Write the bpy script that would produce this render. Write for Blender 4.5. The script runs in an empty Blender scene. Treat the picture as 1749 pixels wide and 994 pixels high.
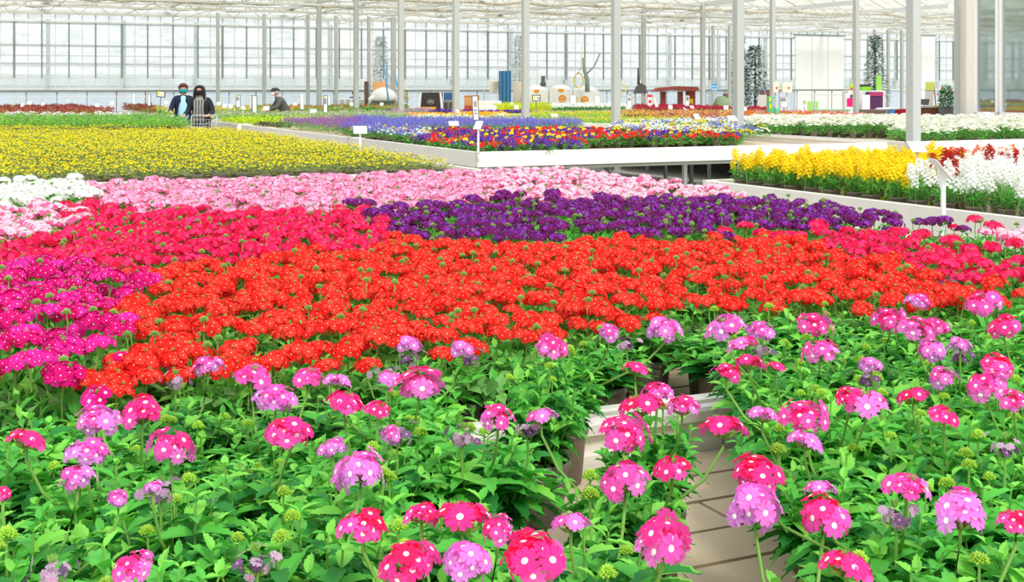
import bpy, math, random
import numpy as np
from mathutils import Vector, Matrix

# ---------------------------------------------------------------- camera, light
SC = bpy.context.scene
COL = SC.collection
FPX, CX, HY, CAMH = 2130.0, 874.5, 150.0, 1.6      # focal length (px of 1749), horizon row, eye height

cam_d = bpy.data.cameras.new('camera')
cam = bpy.data.objects.new('camera', cam_d)
COL.objects.link(cam)
SC.camera = cam
cam.location = (0, 0, CAMH)
cam.rotation_euler = (math.radians(90), 0, 0)
cam_d.sensor_width = 36
cam_d.lens = 36 * FPX / 1749
cam_d.shift_y = -(497 - HY) / 1749
cam_d.clip_start = 0.05
cam_d.clip_end = 400

world = bpy.data.worlds.new('world')
SC.world = world
world.use_nodes = True
nt = world.node_tree
nt.nodes.clear()
bg = nt.nodes.new('ShaderNodeBackground')
wo = nt.nodes.new('ShaderNodeOutputWorld')
bg.inputs[0].default_value = (0.93, 0.97, 1.0, 1)
bg.inputs[1].default_value = 1.32
nt.links.new(bg.outputs[0], wo.inputs[0])

sun_d = bpy.data.lights.new('sun', 'SUN')
sun = bpy.data.objects.new('sun', sun_d)
COL.objects.link(sun)
sun_d.energy = 2.3
sun_d.angle = math.radians(14)
sun_d.color = (1.0, 0.97, 0.9)
sun.rotation_euler = (math.radians(36), math.radians(24), 0)

SC.view_settings.view_transform = 'Standard'
SC.view_settings.look = 'None'
SC.view_settings.gamma = 1.0
SC.view_settings.exposure = 0.0
SC.view_settings.use_curve_mapping = False
SC.cycles.max_bounces = 8
SC.cycles.diffuse_bounces = 4
SC.cycles.transparent_max_bounces = 24
SC.cycles.caustics_reflective = False
SC.cycles.caustics_refractive = False
SC.cycles.use_denoising = True

# ---------------------------------------------------------------- coordinates
UA, VA = (0.905, 0.426), (-0.426, 0.905)          # bench directions: u goes right and away, v goes away and left
YAW = math.atan2(0.426, 0.905)
BZ = 0.76                                          # top of bench slats
RIM = 0.86                                         # top of bench side rail

def W(u, v, z=0.0):
    return Vector((u * UA[0] + v * VA[0], u * UA[1] + v * VA[1], z))

def UV(x, y):
    return x * UA[0] + y * UA[1], x * VA[0] + y * VA[1]

def unproj(px, py, z):
    Y = FPX * (CAMH - z) / (py - HY)
    return Vector(((px - CX) / FPX * Y, Y, z))

def atY(px, py, Y):
    return Vector(((px - CX) / FPX * Y, Y, CAMH - (py - HY) * Y / FPX))

def proj(p):
    return CX + FPX * p[0] / p[1], HY + FPX * (CAMH - p[2]) / p[1]

def inside(x, y, poly):
    c = False
    n = len(poly)
    for i in range(n):
        x1, y1 = poly[i]
        x2, y2 = poly[(i + 1) % n]
        if (y1 > y) != (y2 > y) and x < (x2 - x1) * (y - y1) / (y2 - y1) + x1:
            c = not c
    return c

# ---------------------------------------------------------------- materials
def lin(c):
    return tuple(((v / 255) / 12.92 if v / 255 <= 0.04045 else ((v / 255 + 0.055) / 1.055) ** 2.4) for v in c)

def mat(name, col, rough=0.6, spec=0.3, metal=0.0, trans=0.0, vary=0.0, noise=None, bump=0.0):
    """principled material; col is an sRGB 0-255 triple. trans = translucent share, vary = per object value spread, noise=(scale, amount)"""
    m = bpy.data.materials.new(name)
    m.use_nodes = True
    n = m.node_tree
    b = n.nodes['Principled BSDF']
    out = n.nodes['Material Output']
    c = lin(col)
    b.inputs['Base Color'].default_value = (*c, 1)
    b.inputs['Roughness'].default_value = rough
    b.inputs['Specular IOR Level'].default_value = spec
    b.inputs['Metallic'].default_value = metal
    src = None
    if vary or noise:
        rgb = n.nodes.new('ShaderNodeRGB')
        rgb.outputs[0].default_value = (*c, 1)
        src = rgb.outputs[0]
        if noise:
            tc = n.nodes.new('ShaderNodeTexCoord')
            nz = n.nodes.new('ShaderNodeTexNoise')
            nz.inputs['Scale'].default_value = noise[0]
            nz.inputs['Detail'].default_value = 6
            n.links.new(tc.outputs['Object'], nz.inputs['Vector'])
            mr = n.nodes.new('ShaderNodeMapRange')
            mr.inputs[1].default_value = 0.3
            mr.inputs[2].default_value = 0.7
            mr.inputs[3].default_value = 1 - noise[1]
            mr.inputs[4].default_value = 1 + noise[1]
            n.links.new(nz.outputs[0], mr.inputs[0])
            h = n.nodes.new('ShaderNodeHueSaturation')
            n.links.new(src, h.inputs['Color'])
            n.links.new(mr.outputs[0], h.inputs['Value'])
            src = h.outputs[0]
            if bump:
                bp = n.nodes.new('ShaderNodeBump')
                bp.inputs['Strength'].default_value = bump
                bp.inputs['Distance'].default_value = 0.003
                n.links.new(nz.outputs[0], bp.inputs['Height'])
                n.links.new(bp.outputs[0], b.inputs['Normal'])
        if vary:
            oi = n.nodes.new('ShaderNodeObjectInfo')
            mr = n.nodes.new('ShaderNodeMapRange')
            mr.inputs[3].default_value = 1 - vary
            mr.inputs[4].default_value = 1 + vary
            n.links.new(oi.outputs['Random'], mr.inputs[0])
            h = n.nodes.new('ShaderNodeHueSaturation')
            n.links.new(src, h.inputs['Color'])
            n.links.new(mr.outputs[0], h.inputs['Value'])
            src = h.outputs[0]
        n.links.new(src, b.inputs['Base Color'])
    if trans:
        t = n.nodes.new('ShaderNodeBsdfTranslucent')
        t.inputs[0].default_value = (*[min(1, v * 1.15) for v in c], 1)
        if src:
            n.links.new(src, t.inputs[0])
        mx = n.nodes.new('ShaderNodeMixShader')
        mx.inputs[0].default_value = trans
        n.links.new(b.outputs[0], mx.inputs[1])
        n.links.new(t.outputs[0], mx.inputs[2])
        n.links.new(mx.outputs[0], out.inputs[0])
    return m

def petal(name, col, vary=0.07):
    return mat(name, col, 0.65, 0.15, trans=0.3, vary=vary)

def leafm(name, col, vary=0.12):
    return mat(name, col, 0.5, 0.3, trans=0.28, vary=vary)

M = {}
M['leaf_a'] = leafm('leaf mid green', (92, 188, 70))
M['leaf_b'] = leafm('leaf deep green', (46, 136, 54))  # dark leaf tone, deepened to paint in shade low between the flower heads
M['leaf_c'] = leafm('leaf fresh green', (134, 214, 82))
M['leaf_d'] = leafm('leaf grey green', (116, 176, 92))
M['stem'] = leafm('stem green', (140, 190, 90))
M['bud'] = leafm('bud yellow green', (184, 226, 84))
M['budd'] = leafm('bud grey green', (160, 200, 104))
M['soil'] = mat('potting soil', (88, 62, 46), 0.95, 0.1, noise=(180, 0.6), bump=1.0)
M['pot'] = mat('taupe plastic pot', (112, 102, 92), 0.45, 0.4, vary=0.08)
M['sticker'] = mat('lime pot label', (168, 222, 52), 0.5, 0.3)
M['ink'] = mat('label ink', (80, 110, 50), 0.6, 0.2)
M['stickerw'] = mat('white label patch', (240, 244, 232), 0.5, 0.3)
M['slat'] = mat('beige bench board', (208, 188, 158), 0.6, 0.25, noise=(9, 0.08), bump=0.15)
M['rail'] = mat('pale bench rail', (232, 227, 216), 0.4, 0.4, noise=(4, 0.04))
M['galv'] = mat('galvanised steel', (184, 187, 182), 0.45, 0.5, noise=(60, 0.1))
M['white'] = mat('white plastic', (250, 250, 250), 0.4, 0.3)
M['wilt'] = petal('wilted petals', (196, 168, 190))
M['wilt2'] = petal('wilted dark petals', (120, 92, 128))
M['whitep'] = petal('white petals', (252, 252, 248), 0.02)
M['cream'] = petal('cream eye', (252, 236, 190), 0.02)

# ---------------------------------------------------------------- mesh tools (triangles in numpy)
class TM:
    def __init__(s):
        s.v, s.f, s.m, s.n = [], [], [], 0
    def add(s, V, F, mi=0):
        V = np.asarray(V, dtype=np.float64)
        F = np.asarray(F, dtype=np.int64)
        s.v.append(V)
        s.f.append(F + s.n)
        s.m.append(np.full(len(F), mi) if np.isscalar(mi) else np.asarray(mi))
        s.n += len(V)
    def place(s, T, loc, R, sc=1.0, remap=None):
        """T=(V,F,mi) template"""
        V, F, mi = T
        if remap is not None:
            mi = np.array(remap)[mi]
        s.add((V * sc) @ R.T + loc, F, mi)
    def tube(s, pts, r0, r1=None, n=5, mi=0):
        r1 = r0 if r1 is None else r1
        P = [np.array(p, float) for p in pts]
        V, F = [], []
        for i, p in enumerate(P):
            d = P[min(i + 1, len(P) - 1)] - P[max(i - 1, 0)]
            d = d / (np.linalg.norm(d) + 1e-9)
            a = np.cross(d, (0, 0, 1.0)) if abs(d[2]) < 0.95 else np.cross(d, (1.0, 0, 0))
            a /= np.linalg.norm(a)
            b = np.cross(d, a)
            r = r0 + (r1 - r0) * i / (len(P) - 1)
            for k in range(n):
                t = 2 * math.pi * k / n
                V.append(p + r * (a * math.cos(t) + b * math.sin(t)))
        for i in range(len(P) - 1):
            for k in range(n):
                q = (k + 1) % n
                F += [(i * n + k, i * n + q, (i + 1) * n + q), (i * n + k, (i + 1) * n + q, (i + 1) * n + k)]
        s0, s1 = len(V), len(V) + 1
        V += [P[0], P[-1]]
        L = (len(P) - 1) * n
        for k in range(n):
            q = (k + 1) % n
            F += [(s0, q, k), (s1, L + k, L + q)]
        s.add(V, F, mi)
    def get(s):
        return np.concatenate(s.v), np.concatenate(s.f), np.concatenate(s.m)
    def mesh(s, name, mats, smooth=False):
        V, F, mi = s.get()
        me = bpy.data.meshes.new(name)
        me.vertices.add(len(V))
        me.vertices.foreach_set('co', V.astype(np.float32).ravel())
        me.loops.add(len(F) * 3)
        me.loops.foreach_set('vertex_index', F.astype(np.int32).ravel())
        me.polygons.add(len(F))
        me.polygons.foreach_set('loop_start', np.arange(0, len(F) * 3, 3, dtype=np.int32))
        for m in mats:
            me.materials.append(m)
        me.polygons.foreach_set('material_index', mi.astype(np.int32))
        me.polygons.foreach_set('use_smooth', np.full(len(F), smooth))
        me.update()
        me.validate()
        return me

def rotz(a):
    c, s = math.cos(a), math.sin(a)
    return np.array([[c, -s, 0], [s, c, 0], [0, 0, 1.0]])

def frame_from(n, spin=0.0):
    """rotation matrix whose z column is n"""
    n = np.array(n, float)
    n /= np.linalg.norm(n)
    a = np.cross((0, 0, 1.0), n)
    if np.linalg.norm(a) < 1e-4:
        a = np.array([1.0, 0, 0])
    a /= np.linalg.norm(a)
    b = np.cross(n, a)
    R = np.stack([a, b, n], axis=1)
    return R @ rotz(spin)

def along(d, up, roll=0.0):
    """x column along d, z roughly up"""
    d = np.array(d, float)
    d /= np.linalg.norm(d)
    y = np.cross(up, d)
    if np.linalg.norm(y) < 1e-4:
        y = np.array([0, 1.0, 0])
    y /= np.linalg.norm(y)
    z = np.cross(d, y)
    R = np.stack([d, y, z], axis=1)
    c, s = math.cos(roll), math.sin(roll)
    return R @ np.array([[1, 0, 0], [0, c, -s], [0, s, c]])

class MB:
    """general mesh: polygons, boxes, prisms, tubes"""
    def __init__(s):
        s.v, s.f, s.m = [], [], []
    def poly(s, pts, mi=0):
        b = len(s.v)
        s.v += [tuple(p) for p in pts]
        s.f.append(tuple(range(b, b + len(pts))))
        s.m.append(mi)
    def box(s, x0, y0, z0, x1, y1, z1, mi=0, X=None):
        b = len(s.v)
        P = [(x0, y0, z0), (x1, y0, z0), (x1, y1, z0), (x0, y1, z0), (x0, y0, z1), (x1, y0, z1), (x1, y1, z1), (x0, y1, z1)]
        if X:
            P = [tuple(X(*p)) for p in P]
        s.v += P
        for q in ((0, 3, 2, 1), (4, 5, 6, 7), (0, 1, 5, 4), (1, 2, 6, 5), (2, 3, 7, 6), (3, 0, 4, 7)):
            s.f.append(tuple(b + k for k in q))
            s.m.append(mi)
    def prism(s, outline, a, b, X, mi=0):
        """outline of (p,q) pairs swept from a to b; X(p,q,t)->point"""
        n = len(outline)
        k = len(s.v)
        s.v += [tuple(X(p, q, a)) for p, q in outline] + [tuple(X(p, q, b)) for p, q in outline]
        for i in range(n):
            j = (i + 1) % n
            s.f.append((k + i, k + j, k + n + j, k + n + i))
            s.m.append(mi)
        s.f.append(tuple(k + i for i in reversed(range(n))))
        s.f.append(tuple(k + n + i for i in range(n)))
        s.m += [mi, mi]
    def lathe(s, prof, n=24, c=(0, 0, 0), mi=0, sx=1, sy=1, cap=True):
        k = len(s.v)
        for r, z in prof:
            for i in range(n):
                t = 2 * math.pi * i / n
                s.v.append((c[0] + r * sx * math.cos(t), c[1] + r * sy * math.sin(t), c[2] + z))
        for j in range(len(prof) - 1):
            for i in range(n):
                q = (i + 1) % n
                s.f.append((k + j * n + i, k + j * n + q, k + (j + 1) * n + q, k + (j + 1) * n + i))
                s.m.append(mi)
        if cap:
            s.f.append(tuple(k + i for i in reversed(range(n))))
            L = k + (len(prof) - 1) * n
            s.f.append(tuple(L + i for i in range(n)))
            s.m += [mi, mi]
    def tube(s, pts, r, n=8, mi=0, r1=None):
        t = TM()
        t.tube(pts, r, r1, n)
        V, F, _ = t.get()
        k = len(s.v)
        s.v += [tuple(p) for p in V]
        for f in F:
            s.f.append(tuple(int(a) + k for a in f))
            s.m.append(mi)
    def mesh(s, name, mats, smooth=False):
        me = bpy.data.meshes.new(name)
        me.from_pydata(s.v, [], s.f)
        for m in (mats if isinstance(mats, (list, tuple)) else [mats]):
            me.materials.append(m)
        me.polygons.foreach_set('material_index', s.m)
        if smooth:
            me.polygons.foreach_set('use_smooth', [True] * len(s.f))
        me.update()
        return me
    def obj(s, name, mats, parent=None, smooth=False, loc=None, bevel=0):
        return ob(name, s.mesh(name, mats, smooth), parent, loc, bevel=bevel)

def ob(name, data, parent=None, loc=None, rz=0.0, sc=None, bevel=0):
    o = bpy.data.objects.new(name, data)
    COL.objects.link(o)
    if parent:
        o.parent = parent
    if loc is not None:
        o.location = loc
    if rz:
        o.rotation_euler[2] = rz
    if sc:
        o.scale = (sc, sc, sc) if not isinstance(sc, tuple) else sc
    if bevel:
        b = o.modifiers.new('bevel', 'BEVEL')
        b.width = bevel
        b.segments = 2
        b.limit_method = 'ANGLE'
    return o

def tag(o, label=None, cat=None, group=None, kind=None):
    if label: o['label'] = label
    if cat: o['category'] = cat
    if group: o['group'] = group
    if kind: o['kind'] = kind
    return o

def root(name, loc, label, cat, group=None, rz=0.0, kind=None):
    return tag(ob(name, None, None, loc, rz), label, cat, group, kind)

def UVX(u, v, z):
    return W(u, v, z)

# ---------------------------------------------------------------- ground and benches
b = MB()
b.box(-70, -6, -0.3, 80, 150, 0.0)
fl = b.obj('floor', [mat('concrete floor', (206, 202, 192), 0.8, 0.2, noise=(1.5, 0.1))])
tag(fl, 'pale concrete greenhouse floor under the benches', kind='structure')

RAILP = [(0.0, 0.68), (0.0, 0.855), (0.006, 0.86), (0.034, 0.86), (0.04, 0.852), (0.04, 0.83), (0.018, 0.822),
         (0.018, 0.79), (0.03, 0.782), (0.03, 0.74), (0.014, 0.735), (0.014, 0.68)]

def bench(u0, u1, v0, v1, label, name='plant_bench', board=0.14, legs=True):
    c = W((u0 + u1) / 2, (v0 + v1) / 2, 0)
    r = root(name, c, label, 'bench', 'greenhouse benches', rz=YAW)
    L, D = (u1 - u0) / 2, (v1 - v0) / 2
    # rails: front, back, left, right
    for side in range(4):
        b = MB()
        if side == 0:
            b.prism(RAILP, -L, L, lambda p, q, t: (t, -D + p, q))
        elif side == 1:
            b.prism(RAILP, -L, L, lambda p, q, t: (-t, D - p, q))
        elif side == 2:
            b.prism(RAILP, -D, D, lambda p, q, t: (-L + p, -t, q))
        else:
            b.prism(RAILP, -D, D, lambda p, q, t: (L - p, t, q))
        b.obj('side_rail', [M['rail']], r)
    b = MB()
    n = max(1, int((2 * D - 0.08) / board))
    bw = (2 * D - 0.08) / n
    rnd = random.Random(int(u0 * 10 + v0))
    for i in range(n):
        y0 = -D + 0.04 + i * bw
        x = -L + 0.04
        off = 0.3 if i % 2 else 0.62
        while x < L - 0.04:
            x1 = min(x + off, L - 0.04)
            b.box(x + 0.004, y0 + 0.006, BZ - 0.022, x1 - 0.004, y0 + bw - 0.006, BZ + rnd.uniform(-0.001, 0.001))
            x = x1
            off = 0.62
    b.obj('deck', [M['slat']], r)
    b = MB()
    b.box(-L + 0.03, -D + 0.03, BZ - 0.05, L - 0.03, D - 0.03, BZ - 0.026)
    b.obj('tray', [mat('grey tray underside', (150, 142, 130), 0.7, 0.2)] if 'tray' not in M else [M['tray']], r)
    nx = max(2, int(2 * L / 2.6) + 1)
    ny = max(2, int(2 * D / 2.0) + 1)
    for j in range(ny):
        b = MB()
        y = -D + 0.35 + (2 * D - 0.7) * j / (ny - 1)
        b.tube([(-L + 0.1, y, 0.64), (L - 0.1, y, 0.64)], 0.03)
        b.obj('support_pipe', [M['galv']], r, smooth=True)
        for i in range(nx):
            x = -L + 0.3 + (2 * L - 0.6) * i / (nx - 1)
            b = MB()
            b.box(x - 0.025, y - 0.025, 0, x + 0.025, y + 0.025, 0.63)
            b.box(x - 0.06, y - 0.06, 0, x + 0.06, y + 0.06, 0.012)
            b.obj('leg', [M['galv']], r)
    return r
M['tray'] = mat('grey tray underside', (120, 112, 102), 0.7, 0.2)

bench(-1.4, 4.20, 0.35, 2.46, 'nearest long bench holding the pink and white-eyed verbenas')
bench(-1.4, 4.20, 2.50, 8.43, 'large bench of red, purple and light pink verbenas behind the nearest bench')
bench(-1.6, 4.60, 10.2, 20.9, 'bench covered with small yellow flowers behind the light pink verbenas')
bench(5.66, 12.2, 1.5, 8.43, 'bench of tall yellow and white flowers at the right')
bench(5.76, 11.9, 13.2, 17.95, 'white-faced bench with pansies and bare boards in the middle')
bench(12.2, 22.3, 13.2, 17.95, 'bench of white daisies right of the nearest pillar')
bench(5.76, 11.9, 18.05, 25.0, 'bench of blue and white flowers behind the pansies')
bench(12.2, 22.3, 18.05, 25.0, 'bench of white daisies behind the bare boards')
bench(-3.5, 4.60, 22.0, 31.0, 'far bench with bushy green plants behind the yellow bed')
bench(5.76, 11.9, 25.5, 32.5, 'far bench of lime and olive foliage behind the blue flowers')
bench(-3.5, 4.60, 32.5, 42.6, 'far bench of dark red foliage plants before the glass wall')
bench(12.2, 24.4, 26.5, 32.5, 'far bench of low yellow and bronze plants behind the white daisies')
bench(5.76, 11.9, 34.2, 42.6, 'farthest bench of geraniums before the wall')
bench(12.2, 24.4, 34.2, 42.6, 'farthest bench of grasses and crimson flowers before the wall')

# ---------------------------------------------------------------- flower and leaf templates
def leaf_t(cols=7, width=0.42, serr=0.07, droop=0.25, fold=0.16):
    """unit leaf along +x with mid rib, serrated edge"""
    V, F = [], []
    for i in range(cols + 1):
        x = i / cols
        w = width * 0.5 * (math.sin(math.pi * min(1, x * 1.02) ** 0.75) ** 0.9 if 0 < x < 1 else 0.03)
        z = -droop * x * x
        tooth = serr if i % 2 else -serr * 0.25
        V += [(x, 0, z), (x + tooth, w + tooth * 0.5 * (0 < x < 1), z + fold * w * 2), (x + tooth, -w - tooth * 0.5 * (0 < x < 1), z + fold * w * 2)]
    for i in range(cols):
        a, c = i * 3, (i + 1) * 3
        F += [(a, c, c + 1), (a, c + 1, a + 1), (a, a + 2, c + 2), (a, c + 2, c)]
    return np.array(V), np.array(F), np.zeros(len(F), int)

LEAF = leaf_t()
LEAF_LO = leaf_t(3, 0.45, 0.0, 0.3, 0.14)
LEAF_NARROW = leaf_t(3, 0.2, 0.0, 0.35, 0.1)

def floret_t(hi=True):
    """five notched petals, centre eye; materials 0 petal, 3 eye"""
    V, F, m = [], [], []
    for k in range(5):
        a = 2 * math.pi * k / 5
        c, s = math.cos(a), math.sin(a)
        if hi:
            P = [(0.04, 0, 0.02), (0.5, 0.36, 0.1), (0.84, 0.48, 0.0), (1.06, 0.26, -0.1), (0.86, 0.0, 0.05), (1.04, -0.24, -0.04), (0.84, -0.48, 0.1), (0.5, -0.36, 0.04), (0.6, 0, 0.0)]
            T = [(0, 8, 1), (8, 2, 1), (8, 3, 2), (8, 4, 3), (8, 5, 4), (8, 6, 5), (8, 7, 6), (8, 0, 7)]
        else:
            P = [(0.06, 0, 0.0), (0.66, 0.46, 0.06), (1.0, 0.24, -0.05), (0.88, 0, 0.01), (1.0, -0.24, -0.05), (0.66, -0.46, 0.06)]
            T = [(0, 2, 1), (0, 3, 2), (0, 4, 3), (0, 5, 4)]
        b = len(V)
        V += [(x * c - y * s, x * s + y * c, z) for x, y, z in P]
        F += [tuple(b + i for i in t) for t in T]
        m += [0] * len(T)
    b = len(V)
    n = 8 if hi else 4
    V.append((0, 0, 0.12))
    for k in range(n):
        a = 2 * math.pi * k / n
        r = 0.25 if hi else 0.15
        V.append((r * math.cos(a), r * math.sin(a), 0.05 if hi else 0.07))
    for k in range(n):
        F.append((b, b + 1 + k, b + 1 + (k + 1) % n))
        m.append(3)
    return np.array(V), np.array(F), np.array(m)

FL_HI, FL_LO = floret_t(True), floret_t(False)

def spike_t():
    V = [(0, 0, 0), (0.12, 0.1, 0.5), (-0.12, 0.1, 0.5), (0, -0.14, 0.5), (0, 0, 1.0)]
    F = [(0, 1, 2), (0, 2, 3), (0, 3, 1), (4, 2, 1), (4, 3, 2), (4, 1, 3)]
    return np.array(V), np.array(F), np.zeros(6, int)
SPIKE = spike_t()
KNOB = (np.array([(0, 0, 0), (0.2, 0.16, 0.75), (-0.2, 0.16, 0.75), (0, -0.22, 0.75), (0, 0, 1.0)]), SPIKE[1], SPIKE[2])

def head_mesh(name, mats, seed, n=22, R=0.034, fr=0.0105, hi=True, ang=98, flat=0.72, split=(0.25, 0.75), buds=3, stalk=0.0, jit=0.15):
    """umbel; mats = [A,B,C,eye,green]; florets by polar angle take A (top), B, C (bottom)"""
    rnd = random.Random(seed)
    t = TM()
    cmax = math.cos(math.radians(ang))
    lop = rnd.uniform(-0.25, 0.25) * R
    for i in range(n):
        u = (i + 0.5) / n
        cz = 1 - u * (1 - cmax)
        sz = math.sqrt(max(0, 1 - cz * cz))
        a = i * 2.39996 + rnd.uniform(-0.2, 0.2)
        nrm = np.array([sz * math.cos(a), sz * math.sin(a), cz * 1.15 + 0.12])
        p = np.array([R * sz * math.cos(a), R * sz * math.sin(a), R * flat * cz]) * (1 + rnd.uniform(-jit, jit * 0.7) * 1.3)
        p[0] += lop * (1 - cz) * 0.5
        nn = nrm + np.array([rnd.uniform(-jit, jit) for _ in range(3)])
        q = u + rnd.uniform(-0.15, 0.15)
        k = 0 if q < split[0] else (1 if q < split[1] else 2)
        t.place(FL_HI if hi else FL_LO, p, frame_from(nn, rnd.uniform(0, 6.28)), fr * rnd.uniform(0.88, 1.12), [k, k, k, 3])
    # calyx body
    for i in range(9 if hi else 5):
        a = 2 * math.pi * i / (9 if hi else 5)
        d = np.array([math.cos(a) * 0.9, math.sin(a) * 0.9, 0.45])
        t.place(SPIKE, (0, 0, -0.012), frame_from(d, a), R * 0.78, [4])
    for i in range(buds):
        a = rnd.uniform(0, 6.28)
        r = rnd.uniform(0, 0.35) * R
        for k in range(4):
            d = np.array([math.cos(k * 1.6 + a) * 0.4, math.sin(k * 1.6 + a) * 0.4, 1])
            t.place(SPIKE, (r * math.cos(a), r * math.sin(a), R * flat * 0.8), frame_from(d), 0.012, [4])
    if stalk:
        t.tube([(0, 0, -0.008), (rnd.uniform(-.008, .008), rnd.uniform(-.008, .008), -stalk * 0.5), (0, 0, -stalk)], 0.0018, 0.0022, 5, 4)
    return t.mesh(name, mats)

def bud_mesh(name, seed, mats, r=0.012, stalk=0.05):
    rnd = random.Random(seed)
    t = TM()
    for i in range(44):
        u = (i + 0.5) / 44
        cz = 1 - u * 1.2
        sz = math.sqrt(max(0, 1 - cz * cz))
        a = i * 2.4
        d = np.array([sz * math.cos(a), sz * math.sin(a), cz])
        t.place(KNOB, d * r * 0.2, frame_from(d + np.array([0, 0, 0.3])), r * rnd.uniform(0.8, 1.1))
    t.tube([(0, 0, 0), (rnd.uniform(-.004, .004), 0, -stalk * 0.5), (0, 0, -stalk)], 0.0017, 0.002, 5, 1)
    return t.mesh(name, mats)

def foliage_mesh(name, seed, mats, shoots=15, rad=0.115, h=0.16, ll=0.05, pairs=7, T=None, z0=0.0, base_r=0.035):
    """leafy shoots; mats=[a,b,c,stem]; origin at soil"""
    rnd = random.Random(seed)
    T = LEAF if T is None else T
    t = TM()
    for s in range(shoots):
        az = s * 2.39996 + rnd.uniform(-0.3, 0.3)
        rr = rad * math.sqrt((s + 0.5) / shoots) * rnd.uniform(0.8, 1.1)
        hh = h * rnd.uniform(0.72, 1.12) * (1 - 0.35 * (rr / rad) ** 2)
        b0 = min(base_r, rr) * 0.8
        p0 = np.array([b0 * math.cos(az), b0 * math.sin(az), z0])
        p1 = np.array([rr * 0.75 * math.cos(az), rr * 0.75 * math.sin(az), z0 + hh * 0.45])
        p2 = np.array([rr * math.cos(az), rr * math.sin(az), z0 + hh])
        pts = []
        for i in range(pairs + 1):
            q = i / pairs
            pts.append((1 - q) ** 2 * p0 + 2 * q * (1 - q) * p1 + q * q * p2)
        t.tube(pts[::2] if len(pts) % 2 else pts, 0.0022, 0.0014, 4, 3)
        for i in range(1, pairs + 1):
            q = i / pairs
            d = pts[i] - pts[i - 1]
            d /= np.linalg.norm(d)
            L = ll * (0.55 + 0.75 * math.sin(math.pi * min(0.95, q * 0.8 + 0.12))) * rnd.uniform(0.85, 1.15)
            if i == pairs:
                L *= 0.75
            for sd in (0, 1):
                a = (i % 2) * math.pi / 2 + sd * math.pi + az + rnd.uniform(-0.5, 0.5)
                side = frame_from(d) @ np.array([math.cos(a), math.sin(a), 0])
                dirn = side * (0.95 if i < pairs else 0.55) + d * rnd.uniform(0.25, 0.7) + np.array([0, 0, rnd.uniform(-0.1, 0.3)])
                k = rnd.choice([0, 0, 1, 0, 2] if q > 0.6 else [0, 1, 1])
                if i == pairs:
                    k = rnd.choice([2, 2, 0])
                t.place(T, pts[i], along(dirn, (0, 0, 1), rnd.uniform(-0.4, 0.4)), L, [k])
    return t.mesh(name, mats, smooth=False)

LM = [M['leaf_a'], M['leaf_b'], M['leaf_c'], M['stem']]

def pot_mesh(name, r=0.062, h=0.12, sq=False):
    b = MB()
    prof = [(r * 0.74, 0.0), (r * 0.78, 0.002), (r * 0.93, h * 0.84), (r * 0.95, h * 0.86), (r * 1.0, h * 0.87), (r * 1.02, h * 0.9), (r * 1.02, h), (r * 0.96, h), (r * 0.93, h * 0.9), (r * 0.9, h * 0.8)]
    b.lathe(prof, 32)
    return b.mesh(name, [M['pot']], True)

def soil_mesh(name, r=0.058, z=0.104):
    rnd = random.Random(5)
    t = TM()
    n = 14
    V = [(0, 0, z + 0.004)]
    for ring in (0.5, 1.0):
        for k in range(n):
            a = 2 * math.pi * k / n
            V.append((r * ring * math.cos(a), r * ring * math.sin(a), z + rnd.uniform(-0.002, 0.004)))
    F = []
    for k in range(n):
        q = (k + 1) % n
        F += [(0, 1 + k, 1 + q), (1 + k, 1 + n + k, 1 + n + q), (1 + k, 1 + n + q, 1 + q)]
    t.add(V, F)
    for i in range(40):
        a, rr = rnd.uniform(0, 6.28), r * math.sqrt(rnd.random()) * 0.9
        t.place(SPIKE, (rr * math.cos(a), rr * math.sin(a), z), frame_from((rnd.uniform(-1, 1), rnd.uniform(-1, 1), 0.5)), rnd.uniform(0.005, 0.011))
    return t.mesh(name, [M['soil']])

POT, SOIL = pot_mesh('pot'), soil_mesh('soil')
POT_LO = MB()
POT_LO.lathe([(0.046, 0), (0.058, 0.1), (0.063, 0.104), (0.063, 0.12), (0.056, 0.118), (0.054, 0.106)], 14)
POT_LO = POT_LO.mesh('pot_far', [M['pot']], True)

def sticker_mesh(name, seed):
    """curved lime label wrapped on the pot front with rows of small print"""
    b = MB()
    def P(a, z):
        r = 0.062 * (0.775 + 0.155 * z / 0.1) + 0.0012
        return (r * math.cos(a), r * math.sin(a), z)
    n = 12
    a0, a1 = -0.95, 0.95
    for i in range(n):
        x, y = a0 + (a1 - a0) * i / n, a0 + (a1 - a0) * (i + 1) / n
        b.poly([P(x, 0.022), P(y, 0.022), P(y, 0.084), P(x, 0.084)], 0)
    rnd = random.Random(seed)
    def Q(a, z):
        r = 0.062 * (0.775 + 0.155 * z / 0.1) + 0.0018
        return (r * math.cos(a), r * math.sin(a), z)
    for row in range(5):
        z = 0.075 - row * 0.008
        a = -0.85
        while a < 0.3:
            w = rnd.uniform(0.03, 0.12)
            b.poly([Q(a, z), Q(a + w, z), Q(a + w, z + 0.0018), Q(a, z + 0.0018)], 1)
            a += w + 0.03
    for i in range(4):
        x, y = 0.4 + 0.1 * i, 0.5 + 0.1 * i
        b.poly([Q(x, 0.034), Q(y, 0.034), Q(y, 0.06), Q(x, 0.06)], 2)
    return b.mesh(name, [M['sticker'], M['ink'], M['stickerw']])
STICK = sticker_mesh('pot_label', 3)

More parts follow.
